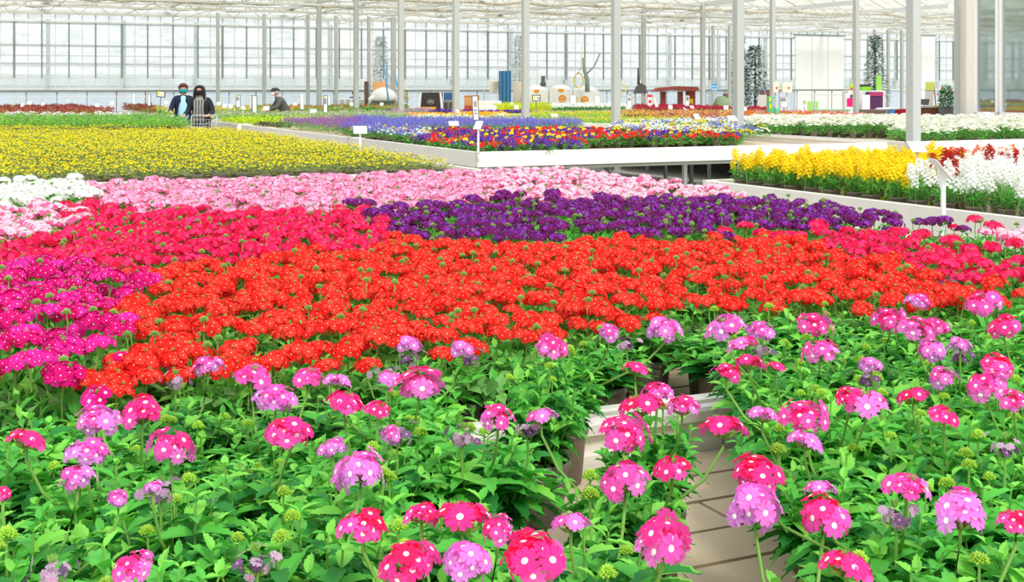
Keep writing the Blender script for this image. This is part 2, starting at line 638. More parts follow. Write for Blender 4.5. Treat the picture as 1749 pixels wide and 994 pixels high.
# petal colours
C = {k: petal(k, c) for k, c in {
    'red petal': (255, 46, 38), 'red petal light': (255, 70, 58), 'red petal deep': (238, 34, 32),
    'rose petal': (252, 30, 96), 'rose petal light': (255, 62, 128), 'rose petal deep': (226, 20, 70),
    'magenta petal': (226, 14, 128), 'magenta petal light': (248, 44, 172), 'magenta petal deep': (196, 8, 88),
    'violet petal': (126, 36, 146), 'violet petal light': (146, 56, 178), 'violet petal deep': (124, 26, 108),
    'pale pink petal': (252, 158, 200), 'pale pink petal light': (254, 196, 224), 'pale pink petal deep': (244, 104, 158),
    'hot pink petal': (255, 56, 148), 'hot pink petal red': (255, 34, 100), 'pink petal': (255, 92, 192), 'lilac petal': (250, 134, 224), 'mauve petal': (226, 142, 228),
    'blush petal': (255, 214, 232)}.items()}
EYE = mat('white flower eye', (255, 252, 246), 0.5, 0.2)
EYEY = mat('cream flower eye', (252, 226, 160), 0.5, 0.2)

VAR = {
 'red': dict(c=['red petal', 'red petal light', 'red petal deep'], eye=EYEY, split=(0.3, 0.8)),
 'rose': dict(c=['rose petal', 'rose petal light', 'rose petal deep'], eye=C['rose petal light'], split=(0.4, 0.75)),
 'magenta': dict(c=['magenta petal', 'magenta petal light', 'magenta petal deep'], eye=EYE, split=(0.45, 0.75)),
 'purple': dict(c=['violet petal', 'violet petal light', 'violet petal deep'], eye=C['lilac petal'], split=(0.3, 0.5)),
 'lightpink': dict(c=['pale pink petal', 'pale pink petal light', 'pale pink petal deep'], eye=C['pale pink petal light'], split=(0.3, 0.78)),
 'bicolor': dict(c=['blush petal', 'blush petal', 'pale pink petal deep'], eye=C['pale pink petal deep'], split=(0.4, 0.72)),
 'white': dict(c=[M['whitep'], M['whitep'], M['whitep']], eye=M['cream'], split=(0.4, 0.8)),
}
GREEN = M['stem']
for k, d in VAR.items():
    ms = [C[x] if isinstance(x, str) else x for x in d['c']]
    if k == 'magenta':
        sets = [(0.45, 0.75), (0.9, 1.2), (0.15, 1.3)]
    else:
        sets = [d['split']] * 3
    d['heads'] = [head_mesh('flower_head_' + k, ms + [d['eye'], GREEN], 10 + i + len(k), n=(25, 28, 20)[i], R=0.036, fr=0.012,
                            hi=False, ang=88, flat=0.6, split=sets[i], buds=1, stalk=0.085) for i in range(3)]
# hero heads for the nearest bench
HERO_SETS = {
 'hot': ['hot pink petal red', 'hot pink petal', 'pink petal'],
 'pink': ['hot pink petal', 'pink petal', 'lilac petal'],
 'lil': ['pink petal', 'lilac petal', 'mauve petal'],
 'mag': ['magenta petal', 'magenta petal light', 'magenta petal'],
}
HERO = {}
for k, cs in HERO_SETS.items():
    HERO[k] = []
    for i in range(3):
        HERO[k].append(head_mesh('flower_head_pink', [C[x] for x in cs] + [EYE, GREEN], 100 + i * 7 + len(k), n=(16, 14, 19)[i], R=0.031, fr=0.0158,
                                 hi=True, ang=(104, 92, 112)[i], flat=0.85, split=(0.28, 0.62), buds=(1, 3, 0)[i], jit=0.3))
    HERO[k].append(head_mesh('flower_head_pink', [C[x] for x in cs] + [EYE, GREEN], 160 + len(k), n=10, R=0.031, fr=0.016,
                             hi=True, ang=68, flat=0.42, split=(0.35, 0.8), buds=3))
WILT = [head_mesh('wilted_flower_head', [M['wilt'], M['wilt2'], M['wilt']] + [C['lilac petal'], GREEN], 300 + i, n=16, R=0.024, fr=0.0075, hi=True, ang=120, flat=0.8,
                  split=(0.5, 0.8), buds=4, stalk=0.06, jit=0.7) for i in range(2)]
BUDS = [bud_mesh('flower_bud', 400 + i, [M['bud'], M['stem']], r=0.0108) for i in range(3)]
BUDS_B = [bud_mesh('flower_bud', 410 + i, [M['budd'], M['stem']], r=0.0105) for i in range(2)]
FOL_HI = [foliage_mesh('foliage', 20 + i, LM, shoots=23, rad=0.128, h=0.175, ll=0.047, pairs=8, T=leaf_t(9, 0.42, 0.05, 0.35, 0.24)) for i in range(5)]
LM2 = [M['leaf_a'], M['leaf_d'], M['leaf_c'], M['stem']]
FOL_MID = [foliage_mesh('foliage', 40 + i, LM2, shoots=17, rad=0.12, h=0.105, ll=0.045, pairs=5, T=leaf_t(5, 0.5, 0.05)) for i in range(4)]
print('templates done')

# ---------------------------------------------------------------- second bench: verbena blocks
R2 = random.Random(77)
BLOCKS = [  # image polygons of flower canopies, first hit wins
 ('white', [(-900, 270), (60, 270), (150, 270), (140, 345), (60, 350), (-900, 380)]),
 ('bicolor', [(-900, 352), (112, 345), (110, 380), (30, 418), (-900, 425)]),
 ('bicolor', [(830, 270), (1400, 270), (1260, 340), (1130, 336), (850, 334)]),
 ('bicolor', [(1700, 375), (1900, 375), (1900, 410), (1690, 408)]),
 ('lightpink', [(100, 260), (850, 260), (850, 336), (590, 352), (420, 366), (130, 352)]),
 ('purple', [(585, 340), (700, 328), (930, 322), (1320, 300), (1600, 340), (1590, 384), (1350, 388), (1230, 404), (940, 412), (800, 420), (700, 402), (640, 372)]),
 ('rose', [(-900, 420), (30, 415), (110, 345), (590, 345), (720, 404), (640, 425), (370, 442), (270, 455), (150, 440), (-900, 452)]),
 ('rose', [(1230, 390), (1350, 380), (2200, 330), (2200, 520), (1700, 492), (1600, 462), (1490, 442), (1440, 425), (1320, 412)]),
 ('magenta', [(-900, 430), (150, 435), (270, 455), (235, 520), (200, 560), (180, 640), (60, 720), (-900, 720)]),
]
HZ = {'white': 1.07, 'bicolor': 1.04, 'lightpink': 1.04, 'purple': 1.05, 'rose': 1.04, 'magenta': 1.06, 'red': 1.02}
VN = {'white': ('white verbena in the white patch before the yellow bed', 'white verbenas'),
      'bicolor': ('pale pink and white striped verbena among the same kind', 'pink and white striped verbenas'),
      'lightpink': ('light pink verbena in the wide light pink block', 'light pink verbenas'),
      'purple': ('dark purple verbena in the dark purple block', 'dark purple verbenas'),
      'rose': ('rose pink verbena in a rose pink block', 'rose pink verbenas'),
      'magenta': ('magenta verbena in the magenta block', 'magenta verbenas'),
      'red': ('red verbena with cream eyes in the large red block', 'red verbenas')}
DENS = {'white': 7, 'bicolor': 8, 'lightpink': 8, 'purple': 5, 'rose': 7, 'magenta': 6, 'red': 7}

def classify(x, y):
    for k, poly in BLOCKS:
        if inside(x, y, poly):
            return k
    return 'red'

CLEAR_PX = [(1162, 640), (1160, 668)]
CLEAR = [unproj(x, y, BZ) for x, y in CLEAR_PX]

def blocked(p, clear, rad):
    for c in clear:
        a, bq = Vector((c[0] * 0.74, c[1] * 0.74)), Vector((c[0], c[1]))
        d = bq - a
        t = max(0, min(1, (Vector((p[0], p[1])) - a).dot(d) / d.dot(d)))
        if ((a + d * t) - Vector((p[0], p[1]))).length < rad:
            return True
    return False

def kind_name(k):
    return {'lightpink': 'light_pink', 'bicolor': 'striped_pink', 'rose': 'rose_pink'}.get(k, k) + '_verbena'

STAMP = {}
nplants = 0
v = 2.66
row = 0
SECOND_PINK = []
while v < 7.75:
    far = v > 5.2
    sp = 0.185 if not far else 0.205
    u = -1.3 + (row % 2) * sp / 2
    while u < 4.66:
        uu, vv = u + R2.uniform(-0.02, 0.02), v + R2.uniform(-0.015, 0.015)
        u += sp
        p = W(uu, vv, BZ)
        x, y = proj((p.x, p.y, 1.0))
        if x < -80 or x > 1830:
            continue
        kind = classify(x + R2.uniform(-16, 16), y + R2.uniform(-4, 4))
        edge = (p.x * UA[0] + p.y * UA[1])
        hz = HZ[kind]
        x, y = proj((p.x, p.y, hz))
        kind = classify(x + R2.uniform(-14, 14), y + R2.uniform(-3, 3))
        hz = HZ[kind]
        if edge > (3.8 if vv < 6 else 3.95) and (edge > 4.0 or R2.random() < 0.75):
            continue
        if kind == 'rose' and x > 1230 and R2.random() < 0.22:
            continue
        if vv < 3.3 and blocked(p, CLEAR, 0.075):
            continue
        if vv < 2.75 and 985 < x < 1430:
            SECOND_PINK.append((p, uu))
            continue
        lab, grp = VN[kind]
        rt = root(kind_name(kind), p, lab, 'potted plant', grp, R2.uniform(0, 6.28))
        nplants += 1
        STAMP.setdefault(kind, []).append(rt)
        s = R2.uniform(0.93, 1.07)
        near = vv < 3.4 or (edge > 4.1)
        ob('pot', POT_LO if not near else POT, rt)
        if near:
            ob('soil', SOIL, rt)
            if R2.random() < 0.5:
                ob('pot_label', STICK, rt, rz=R2.uniform(0, 6.28))
        fz = 0.105
        o = ob('foliage', FOL_MID[R2.randrange(4)], rt, (0, 0, fz), R2.uniform(0, 6.28), sc=(s, s, (hz - 0.865 + 0.0) / 0.12 * 0.8))
        nh = DENS[kind] - (2 if far else 0)
        if kind == 'purple' and R2.random() < 0.35 or kind == 'rose' and (x > 1200 and R2.random() < 0.75 or R2.random() < 0.12):
            nh = R2.choice([2, 3, 4])
        if kind == 'red' and R2.random() < 0.18:
            nh = 4
        if kind == 'red' and y > 470:
            nh = R2.choice([3, 5, 6, 7])
        if kind == 'red' and x > 1150 and y > 440:
            nh = R2.choice([5, 6, 7])
        if kind == 'magenta' and x > 140 and y > 440:
            nh = R2.choice([2, 3, 5])
        a0 = R2.uniform(0, 6.28)
        hm = VAR[kind]['heads']
        for i in range(nh):
            rr = 0.105 * math.sqrt((i + 0.35) / nh) * (1.0 if not far else 1.05)
            a = a0 + i * 2.4
            hs = R2.uniform(0.8, 1.12) * (1.0 if not far else 1.12)
            hk = hm[(i + R2.randrange(2)) % 3]
            hzz = hz - BZ + R2.uniform(-0.02, 0.022) - rr * 0.18
            h = ob('flower_head', hk, rt, (rr * math.cos(a), rr * math.sin(a), hzz), R2.uniform(0, 6.28), hs)
            h.rotation_euler = (R2.uniform(-0.25, 0.25), R2.uniform(-0.25, 0.25), R2.uniform(0, 6.28))
        for i in range(R2.choice([0, 0, 1]) if far else R2.choice([0, 1, 2])):
            rr, a = R2.uniform(0.02, 0.1), R2.uniform(0, 6.28)
            ob('flower_bud', BUDS_B[i % 2], rt, (rr * math.cos(a), rr * math.sin(a), hz - BZ + R2.uniform(0.0, 0.03)), 0, 1.0)
    v += 0.18 if not far else 0.20
    row += 1
for k, rts in STAMP.items():
    q = sorted(proj(r_.location)[0] for r_ in rts)
    qy = sorted(r_.location.y for r_ in rts)
    for r_ in rts:
        x_ = proj(r_.location)[0]
        a_ = 'left' if x_ < q[len(q) // 3] else ('middle' if x_ < q[2 * len(q) // 3] else 'right')
        b_ = 'front' if r_.location.y < qy[len(qy) // 2] else 'rear'
        r_['label'] = r_['label'] + ', %s %s part' % (b_, a_)
print('bench two plants', nplants, {k: len(x) for k, x in STAMP.items()})

# ---------------------------------------------------------------- nearest bench: pink verbenas with white eyes
HEADS = [(45,755,80,34,'hot'),(165,678,65,40,'mag'),(165,720,75,55,'lil'),(243,712,80,70,'hot'),(150,775,75,55,'lil'),(132,820,60,55,'lil'),(292,765,80,65,'pink'),(202,852,45,28,'lil'),(262,833,35,22,'lil'),(225,972,75,48,'pink'),(5,845,30,55,'hot'),(430,648,85,50,'pink'),(470,683,75,55,'lil'),(355,628,55,40,'lil'),(292,622,50,35,'lil'),(495,742,88,60,'hot'),(525,645,60,35,'pink'),(575,655,60,30,'lil'),(588,690,80,45,'hot'),(645,700,50,30,'hot'),(715,665,95,75,'pink'),(668,745,40,45,'lil'),(568,765,50,35,'lil'),(616,808,88,85,'lil'),(700,590,45,35,'lil'),(790,598,45,35,'lil'),(942,598,58,52,'pink'),(665,647,50,25,'lil'),(850,717,60,55,'pink'),(925,715,65,35,'lil'),(1040,570,48,30,'lil'),(1135,565,60,50,'lil'),(1085,632,55,20,'hot'),(1122,672,55,40,'pink'),(1165,700,60,50,'pink'),(1068,745,90,70,'pink'),(1095,698,90,50,'hot'),(1068,828,90,75,'pink'),(1148,803,80,38,'hot'),(1240,562,85,50,'lil'),(1300,568,55,40,'lil'),(1270,590,60,30,'pink'),(1240,640,55,40,'hot'),(1280,622,60,35,'hot'),(1325,628,40,16,'hot'),(1235,735,95,55,'hot'),(1302,712,65,40,'lil'),(1375,715,85,55,'pink'),(1375,757,75,45,'lil'),(1290,810,85,65,'hot'),(1290,870,95,95,'lil'),(1405,888,100,90,'hot'),(1400,838,65,28,'lil'),(1445,972,110,60,'hot'),(1132,932,100,112,'pink'),(975,898,80,35,'lil'),(908,955,118,90,'hot'),(620,903,85,70,'hot'),(720,885,70,50,'hot'),(790,892,130,60,'hot'),(700,965,110,85,'hot'),(800,962,90,80,'lil'),(850,905,60,50,'pink'),(1392,558,65,42,'pink'),(1400,605,65,50,'pink'),(1520,550,60,50,'pink'),(1568,517,45,30,'lil'),(1565,568,72,45,'pink'),(1590,600,50,45,'lil'),(1682,522,65,48,'pink'),(1715,560,60,38,'hot'),(1620,480,45,25,'lil'),(1665,478,45,25,'pink'),(1488,625,45,28,'lil'),(1480,690,90,50,'pink'),(1450,680,50,35,'hot'),(1560,680,65,25,'hot'),(1612,712,60,35,'hot'),(1612,648,55,45,'lil'),(1700,628,70,50,'hot'),(1685,660,75,50,'pink'),(1732,690,50,50,'pink'),(1548,832,85,50,'pink'),(1640,888,105,100,'lil'),(1735,895,60,50,'hot'),(1600,560,45,30,'pink'),(1640,590,40,30,'lil'),(215,628,70,55,'mag'),(95,635,50,40,'mag')]
WILTS = [(300,655),(700,615),(800,615),(660,645),(1070,590),(1300,600),(440,965),(90,985),(790,750),(1530,888),(1640,610),(900,735),(1715,768),(275,845),(680,745),(1480,650)]
GAPS_PX = [(1212, 975), (1195, 905), (1190, 850), (1180, 790), (1010, 850), (1015, 800), (965, 870), (1130, 790), (1185, 735)]
CLEAR1 = [unproj(x, y, BZ) for x, y in GAPS_PX]
plants = []
R1 = random.Random(11)
row = 0
v = 0.92
while v < 2.36:
    u = -0.75 + (row % 2) * 0.11
    while u < 2.9:
        uu, vv = u + R1.uniform(-0.02, 0.02), v + R1.uniform(-0.015, 0.015)
        u += 0.215
        p = W(uu, vv, BZ)
        if p.y < 0.95:
            continue
        x, y = proj((p.x, p.y, 0.95))
        if x < -130 or x > 1890 or y > 1180:
            continue
        if blocked(p, CLEAR1, 0.13):
            continue
        plants.append([p, row, uu, [], x, y])
    v += 0.2
    row += 1
# plants either side of the bare boards, measured from their pots
for X_, Y_ in ((0.10, 2.66), (0.05, 2.42), (0.235, 2.14), (0.17, 1.86)):
    p = Vector((X_, Y_, BZ))
    plants = [q for q in plants if (p - q[0]).length > 0.115]
    uu, vv = UV(p.x, p.y)
    plants.append([p, 50, uu, [], *proj((p.x, p.y, 0.95))])
for p, uu in SECOND_PINK:
    plants.append([p, 40, uu, [], *proj((p.x, p.y, 0.95))])
for hx, hy, w, h, k in HEADS:
    z = 1.08
    q = atY(hx, hy, FPX * (CAMH - z) / (hy - HY))
    for _ in range(20):
        uu, vv = UV(q.x, q.y)
        if vv > (2.38 if not (hy < 665 and 1000 < hx < 1470) else 2.8) and z > 0.99:
            z -= 0.012
            q = atY(hx, hy, FPX * (CAMH - z) / (hy - HY))
        else:
            break
    best = min(plants, key=lambda P: (P[0].xy - q.xy).length)
    best[3].append((q, w * q.y / FPX, h / w, k))
for hx, hy in WILTS:
    q = atY(hx, hy, FPX * (CAMH - 1.05) / (hy - HY))
    best = min(plants, key=lambda P: (P[0].xy - q.xy).length)
    best[3].append((q, 0.05, 0.7, 'wilt'))

def third(x):
    return 'left' if x < 583 else ('middle' if x < 1166 else 'right')

used_labels = {}
plants.sort(key=lambda P: (P[1], P[4]))
rowcount = {}
ROWN = ['nearest row', 'second row', 'third row', 'fourth row', 'fifth row', 'sixth row', 'seventh row', 'last row']
ORD = ['leftmost', 'second', 'third', 'fourth', 'fifth', 'sixth', 'seventh', 'eighth', 'ninth', 'tenth', 'eleventh', 'twelfth', 'thirteenth', 'fourteenth', 'fifteenth', 'sixteenth', 'seventeenth']
CN = {'hot': 'hot pink', 'pink': 'bright pink', 'lil': 'lilac pink', 'mag': 'magenta', 'wilt': 'wilted'}
for p, row, uu, hs, x, y in plants:
    i = rowcount.get(row, 0)
    rowcount[row] = i + 1
    cols = []
    for h in hs:
        if CN[h[3]] not in cols:
            cols.append(CN[h[3]])
    desc = ('verbena with %s flowers' % ' and '.join(cols[:2])) if cols else 'leafy verbena in green bud without open flowers'
    if row == 50:
        lab = desc + ', ' + ['deep left of', 'standing at the left of', 'standing in front of', 'nearest along'][i % 4] + ' the bare boards'
    elif row == 40:
        lab = desc + ', %s in the row behind the white rail' % ORD[min(i, 16)]
    else:
        lab = '%s, %s from the left in the %s' % (desc, ORD[min(i, 16)], ROWN[min(row, 7)]) if i else '%s, leftmost plant of the %s' % (desc, ROWN[min(row, 7)])
    while lab in used_labels:
        lab += ' of pots'
    used_labels[lab] = 1
    rt = root('white_eyed_pink_verbena', p, lab, 'potted plant', 'pink verbenas on the nearest bench')
    ob('pot', POT, rt, rz=R1.uniform(0, 6.28))
    ob('soil', SOIL, rt, rz=R1.uniform(0, 6.28))
    if R1.random() < 0.5 and row != 50:
        ob('pot_label', STICK, rt, rz=math.radians(-90 + R1.uniform(-60, 60)))
    s = R1.uniform(0.95, 1.08) if row != 50 else 0.74
    ob('foliage', FOL_HI[R1.randrange(5)], rt, (0, 0, 0.105), R1.uniform(0, 6.28), (s, s, R1.uniform(0.85, 1.05) * (0.72 if row == 40 else (0.88 if row >= 5 and row < 40 else 1.0))))
    for q, wd, asp, k in hs:
        if k == 'wilt':
            ob('wilted_flower_head', WILT[R1.randrange(2)], rt, q - p, R1.uniform(0, 6.28), 1.0)
            continue
        if asp < 0.62:
            me = HERO[k][3]
        else:
            me = HERO[k][R1.randrange(3)]
        s = wd / 0.078
        hz = s * (1.0 if asp < 0.62 else max(0.85, min(1.25, asp / 0.85)))
        loc = q - p
        o = ob('flower_head', me, rt, loc, R1.uniform(0, 6.28), (s, s, hz))
        # heads lean out from the plant's middle a little
        o.rotation_euler = (-0.28 + R1.uniform(-0.1, 0.1), R1.uniform(-0.15, 0.15), R1.uniform(0, 6.28))
        t = TM()
        e = np.array([loc.x * 0.35, loc.y * 0.35, min(0.2, loc.z - 0.08)])
        a = np.array([loc.x, loc.y, loc.z - 0.006])
        m_ = (a + e) / 2 + np.array([loc.x * 0.12, loc.y * 0.12, -0.01])
        t.tube([a, a + np.array([0, 0, -0.02]), m_, e], 0.0021, 0.0026, 6)
        ob('stalk', t.mesh('stalk', [M['stem']], True), rt)
    for i in range(R1.choice([2, 3, 4])):
        rr, a = R1.uniform(0.02, 0.105), R1.uniform(0, 6.28)
        ob('flower_bud', BUDS[i % 3], rt, (rr * math.cos(a), rr * math.sin(a), 0.105 + (0.185 if row < 5 or row == 50 else 0.15) - rr * 0.5 + R1.uniform(-0.01, 0.03)), 0, R1.uniform(0.8, 1.15))
print('front plants', len(plants))

# ---------------------------------------------------------------- plants of the other benches
def daisy_t(n=9):
    V, F, m = [(0, 0, 0.02)], [], []
    for k in range(n):
        a = 2 * math.pi * k / n
        d = 0.26
        V += [(0.95 * math.cos(a - d), 0.95 * math.sin(a - d), 0.0), (0.95 * math.cos(a + d), 0.95 * math.sin(a + d), 0.0)]
        F.append((0, 1 + 2 * k, 2 + 2 * k))
        m.append(0)
    b = len(V)
    V.append((0, 0, 0.2))
    for k in range(5):
        a = 2 * math.pi * k / 5
        V.append((0.28 * math.cos(a), 0.28 * math.sin(a), 0.06))
    for k in range(5):
        F.append((b, b + 1 + k, b + 1 + (k + 1) % 5))
        m.append(1)
    return np.array(V), np.array(F), np.array(m)

def dome_t():
    """small flattened button of flowers"""
    V = [(0, 0, 0.5)]
    F = []
    for k in range(7):
        a = 2 * math.pi * k / 7
        q = 1.0 if k % 2 else 0.85
        V.append((0.62 * q * math.cos(a), 0.62 * q * math.sin(a), 0.32))
        V.append((1.0 * q * math.cos(a + .2), 1.0 * q * math.sin(a + .2), -0.1))
    for k in range(7):
        q = (k + 1) % 7
        F += [(0, 1 + 2 * k, 1 + 2 * q), (1 + 2 * k, 2 + 2 * k, 2 + 2 * q), (1 + 2 * k, 2 + 2 * q, 1 + 2 * q)]
    return np.array(V), np.array(F), np.zeros(len(F), int)

def face_t():
    """pansy face: two upper petals, two side petals, one lower lobe"""
    V, F, m = [], [], []
    for a, r, w, k in ((60, 0.95, 0.5, 0), (120, 0.95, 0.5, 0), (0, 0.85, 0.5, 0), (180, 0.85, 0.5, 0), (270, 1.0, 0.7, 0)):
        t = math.radians(a)
        c, s = math.cos(t), math.sin(t)
        P = [(0, 0, 0.05), (0.6 * r, w, 0.02), (r, w * 0.45, -0.05), (r, -w * 0.45, -0.05), (0.6 * r, -w, 0.02)]
        b = len(V)
        V += [(x * c - y * s, x * s + y * c, z) for x, y, z in P]
        F += [(b, b + 2, b + 1), (b, b + 3, b + 2), (b, b + 4, b + 3)]
        m += [0, 0, 0]
    b = len(V)
    V += [(-0.16, 0.1, 0.1), (0.16, 0.1, 0.1), (0, -0.28, 0.1)]
    F.append((b, b + 2, b + 1))
    m.append(1)
    return np.array(V), np.array(F), np.array(m)

DAISY, DOME, FACE = daisy_t(), dome_t(), face_t()
TPL = {'daisy': DAISY, 'dome': DOME, 'face': FACE, 'floret': (FL_LO[0], FL_LO[1], np.where(FL_LO[2] == 3, 1, 0))}

def bush_tm(seed, nleaf, L, r, h, flowers, leafk=(0, 1), T=None, upright=0.3, z0=0.09, pot=False, fl_top=True):
    """flowers: list of (petal slot, eye slot, count, size, kind); slots index the material list"""
    rnd = random.Random(seed)
    T = LEAF_LO if T is None else T
    t = TM()
    for i in range(nleaf):
        q = math.sqrt((i + 0.5) / nleaf)
        a = i * 2.39996
        rr = r * q * rnd.uniform(0.75, 1.1)
        zz = h * rnd.uniform(0.1, 1.0) * (1 - 0.35 * q * q)
        p = (rr * math.cos(a), rr * math.sin(a), z0 + zz)
        d = np.array([math.cos(a + rnd.uniform(-1.3, 1.3)), math.sin(a + rnd.uniform(-1.3, 1.3)), rnd.uniform(-0.2, 0.6) + upright])
        t.place(T, p, along(d, (0, 0, 1), rnd.uniform(-0.6, 0.6)), L * rnd.uniform(0.7, 1.2), [rnd.choice(leafk)])
    for pk, ek, n, s, kind in flowers:
        for i in range(n):
            q = math.sqrt((i + 0.5) / n)
            a = i * 2.39996 + rnd.uniform(-0.5, 0.5) + pk
            rr = r * q * rnd.uniform(0.8, 1.08)
            zz = z0 + h * (1.0 - 0.3 * q * q) + rnd.uniform(-0.01, 0.028)
            p = np.array([rr * math.cos(a), rr * math.sin(a), zz])
            if kind == 'spike':
                for k in range(7):
                    e = p + np.array([0, 0, (k - 2) * s * 0.8])
                    t.place(DOME, e + np.array([rnd.uniform(-1, 1), rnd.uniform(-1, 1), 0]) * s * 0.2, frame_from((rnd.uniform(-1, 1), rnd.uniform(-1, 1), 1)), s * (1 - k * 0.09) * 0.8, [pk])
                continue
            nn = np.array([math.cos(a) * q * 0.5 + rnd.uniform(-.25, .25), math.sin(a) * q * 0.5 + rnd.uniform(-.25, .25), 1.0])
            if kind == 'face':
                nn = np.array([math.cos(a) * 0.5 + rnd.uniform(-.3, .3), math.sin(a) * 0.5 - 0.3, 0.6])
            if kind == 'cluster':
                for k in range(7):
                    e = p + np.array([rnd.uniform(-1, 1), rnd.uniform(-1, 1), rnd.uniform(-0.3, 0.8)]) * s * 1.6
                    t.place(TPL['floret'], e, frame_from(nn + np.array([rnd.uniform(-.6, .6), rnd.uniform(-.6, .6), 0])), s, [pk, ek])
                continue
            tp = TPL[kind]
            t.place(tp, p, frame_from(nn, rnd.uniform(0, 6.28) if kind != 'face' else math.pi / 2), s * rnd.uniform(0.8, 1.15), [pk, ek])
    if pot:
        n = 10
        V, F = [], []
        for j, (rr, z) in enumerate(((0.046, 0), (0.058, 0.1), (0.062, 0.104), (0.062, 0.118), (0.05, 0.112))):
            for k in range(n):
                a = 2 * math.pi * k / n
                V.append((rr * math.cos(a), rr * math.sin(a), z))
        for j in range(4):
            for k in range(n):
                q = (k + 1) % n
                F += [(j * n + k, j * n + q, (j + 1) * n + q), (j * n + k, (j + 1) * n + q, (j + 1) * n + k)]
        t.add(V, F, pot)
    return t

P_ = {k: petal(k, c) for k, c in {
    'button yellow': (250, 226, 20), 'bright yellow': (255, 222, 30), 'orange petal': (240, 110, 34), 'amber petal': (250, 178, 40),
    'blue petal': (134, 128, 220), 'lavender petal': (168, 112, 180), 'pansy red': (238, 40, 36), 'pansy violet': (96, 34, 158),
    'pansy yellow': (250, 214, 44), 'dark red petal': (184, 24, 30), 'crimson petal': (184, 34, 66), 'soft lilac petal': (206, 152, 200),
    'salmon petal': (250, 110, 110), 'pale peach petal': (250, 222, 196)}.items()}
L_ = {k: leafm(k, c) for k, c in {
    'nepeta leaf': (132, 196, 92), 'olive leaf': (160, 178, 108), 'lime leaf': (206, 226, 40), 'dark leaf': (70, 52, 62), 'coleus leaf': (176, 96, 84),
    'bronze leaf': (196, 136, 76), 'daisy leaf': (86, 158, 68), 'yellow bed leaf': (158, 172, 76), 'yellow bed leaf dark': (108, 146, 66), 'grass blade': (206, 216, 60),
    'deep coleus leaf': (150, 62, 72), 'marigold leaf': (132, 186, 58)}.items()}

class Style: pass
def style(name, label, group, mats, gen, n=3, cat='potted plant'):
    s = Style()
    s.name, s.label, s.group, s.cat = name, label, group, cat
    s.mats = mats
    s.tms = [gen(i) for i in range(n)]
    s.me = [t.mesh(name, mats) for t in s.tms]
    s.pts = []
    return s

POTM = M['pot']
S = {}
S['button'] = style('button_flower', 'low plant dotted with small yellow button flowers, in the wide yellow bed', 'yellow button flowers', [L_['yellow bed leaf'], L_['yellow bed leaf dark'], P_['button yellow'], POTM],
    lambda i: bush_tm(i, 80, 0.045, 0.12, 0.1, [(2, 2, 12, 0.0115, 'dome')], T=LEAF_NARROW, pot=3), 4)
S['nepeta'] = style('catmint', 'bushy fresh green catmint in the strip behind the yellow bed', 'green catmints', [L_['nepeta leaf'], L_['marigold leaf'], C['violet petal light'], POTM],
    lambda i: bush_tm(30 + i, 90, 0.05, 0.13, 0.2, [(2, 2, 1, 0.012, 'dome')], upright=0.6, pot=3), 3)
S['whitestrip'] = style('lilac_white_flower', 'whitish lilac flowering plant in the thin strip between green and dark red plants', 'whitish lilac flowers', [L_['olive leaf'], L_['nepeta leaf'], M['whitep'], P_['soft lilac petal']],
    lambda i: bush_tm(40 + i, 40, 0.05, 0.13, 0.14, [(2, 2, 16, 0.022, 'dome'), (3, 3, 8, 0.02, 'dome')]), 2)
S['coleus'] = style('coleus', 'dark red and bronze leaved plant in the far left bed', 'dark red leaved plants', [L_['coleus leaf'], L_['deep coleus leaf'], L_['bronze leaf'], P_['crimson petal'], L_['nepeta leaf']],
    lambda i: bush_tm(50 + i, 60, 0.07, 0.14, 0.22, [(3, 3, 3, 0.018, 'dome')], leafk=(0, 1, 2, 1, 0, 4), upright=1.0), 3)
S['greenmix'] = style('spring_perennial', 'green plant with scattered yellow and white blooms near the left glass wall', 'green plants with yellow and white blooms', [L_['nepeta leaf'], L_['marigold leaf'], P_['pansy yellow'], M['whitep'], P_['amber petal']],
    lambda i: bush_tm(60 + i, 50, 0.07, 0.15, 0.15, [((2, 4, 3)[i], 2, 9, 0.024, 'dome')], upright=0.7), 3)
S['olive'] = style('sage_plant', 'pale olive green foliage plant in the broad strip before the red geraniums', 'olive green foliage plants', [L_['olive leaf'], L_['nepeta leaf'], P_['soft lilac petal'], M['whitep']],
    lambda i: bush_tm(70 + i, 60, 0.06, 0.14, 0.15, [(2, 2, 2, 0.018, 'dome'), (3, 3, 2, 0.014, 'dome')]), 3)
S['lime'] = style('lime_foliage', 'bright lime leaved plant in the narrow strip beyond the blue flowers', 'lime leaved plants', [L_['lime leaf'], L_['marigold leaf']],
    lambda i: bush_tm(80 + i, 50, 0.07, 0.13, 0.1, [], leafk=(0, 0, 0, 1)), 2)
S['heuchera'] = style('dark_heuchera', 'low blackish purple leaved plant along the rail before the lime strip', 'blackish leaved plants', [L_['dark leaf'], L_['deep coleus leaf'], L_['daisy leaf']],
    lambda i: bush_tm(90 + i, 45, 0.07, 0.13, 0.08, [], leafk=(0, 0, 1, 2)), 2)
S['geranium'] = style('geranium', 'green geranium with salmon and red heads in the far strip before the glass wall', 'far geraniums', [L_['daisy leaf'], L_['nepeta leaf'], P_['salmon petal'], P_['pansy red'], POTM],
    lambda i: bush_tm(100 + i, 60, 0.08, 0.16, 0.16, [((2, 3, 2)[i], 2, 3, 0.028, 'dome')], pot=4), 3)
S['salvia'] = style('lavender_salvia', 'purple spiked salvia at the left end of the blue flower strip', 'purple spiked salvias', [L_['daisy leaf'], L_['olive leaf'], P_['lavender petal'], P_['blue petal']],
    lambda i: bush_tm(110 + i, 50, 0.05, 0.13, 0.16, [(2, 2, 11, 0.013, 'spike')]), 2)
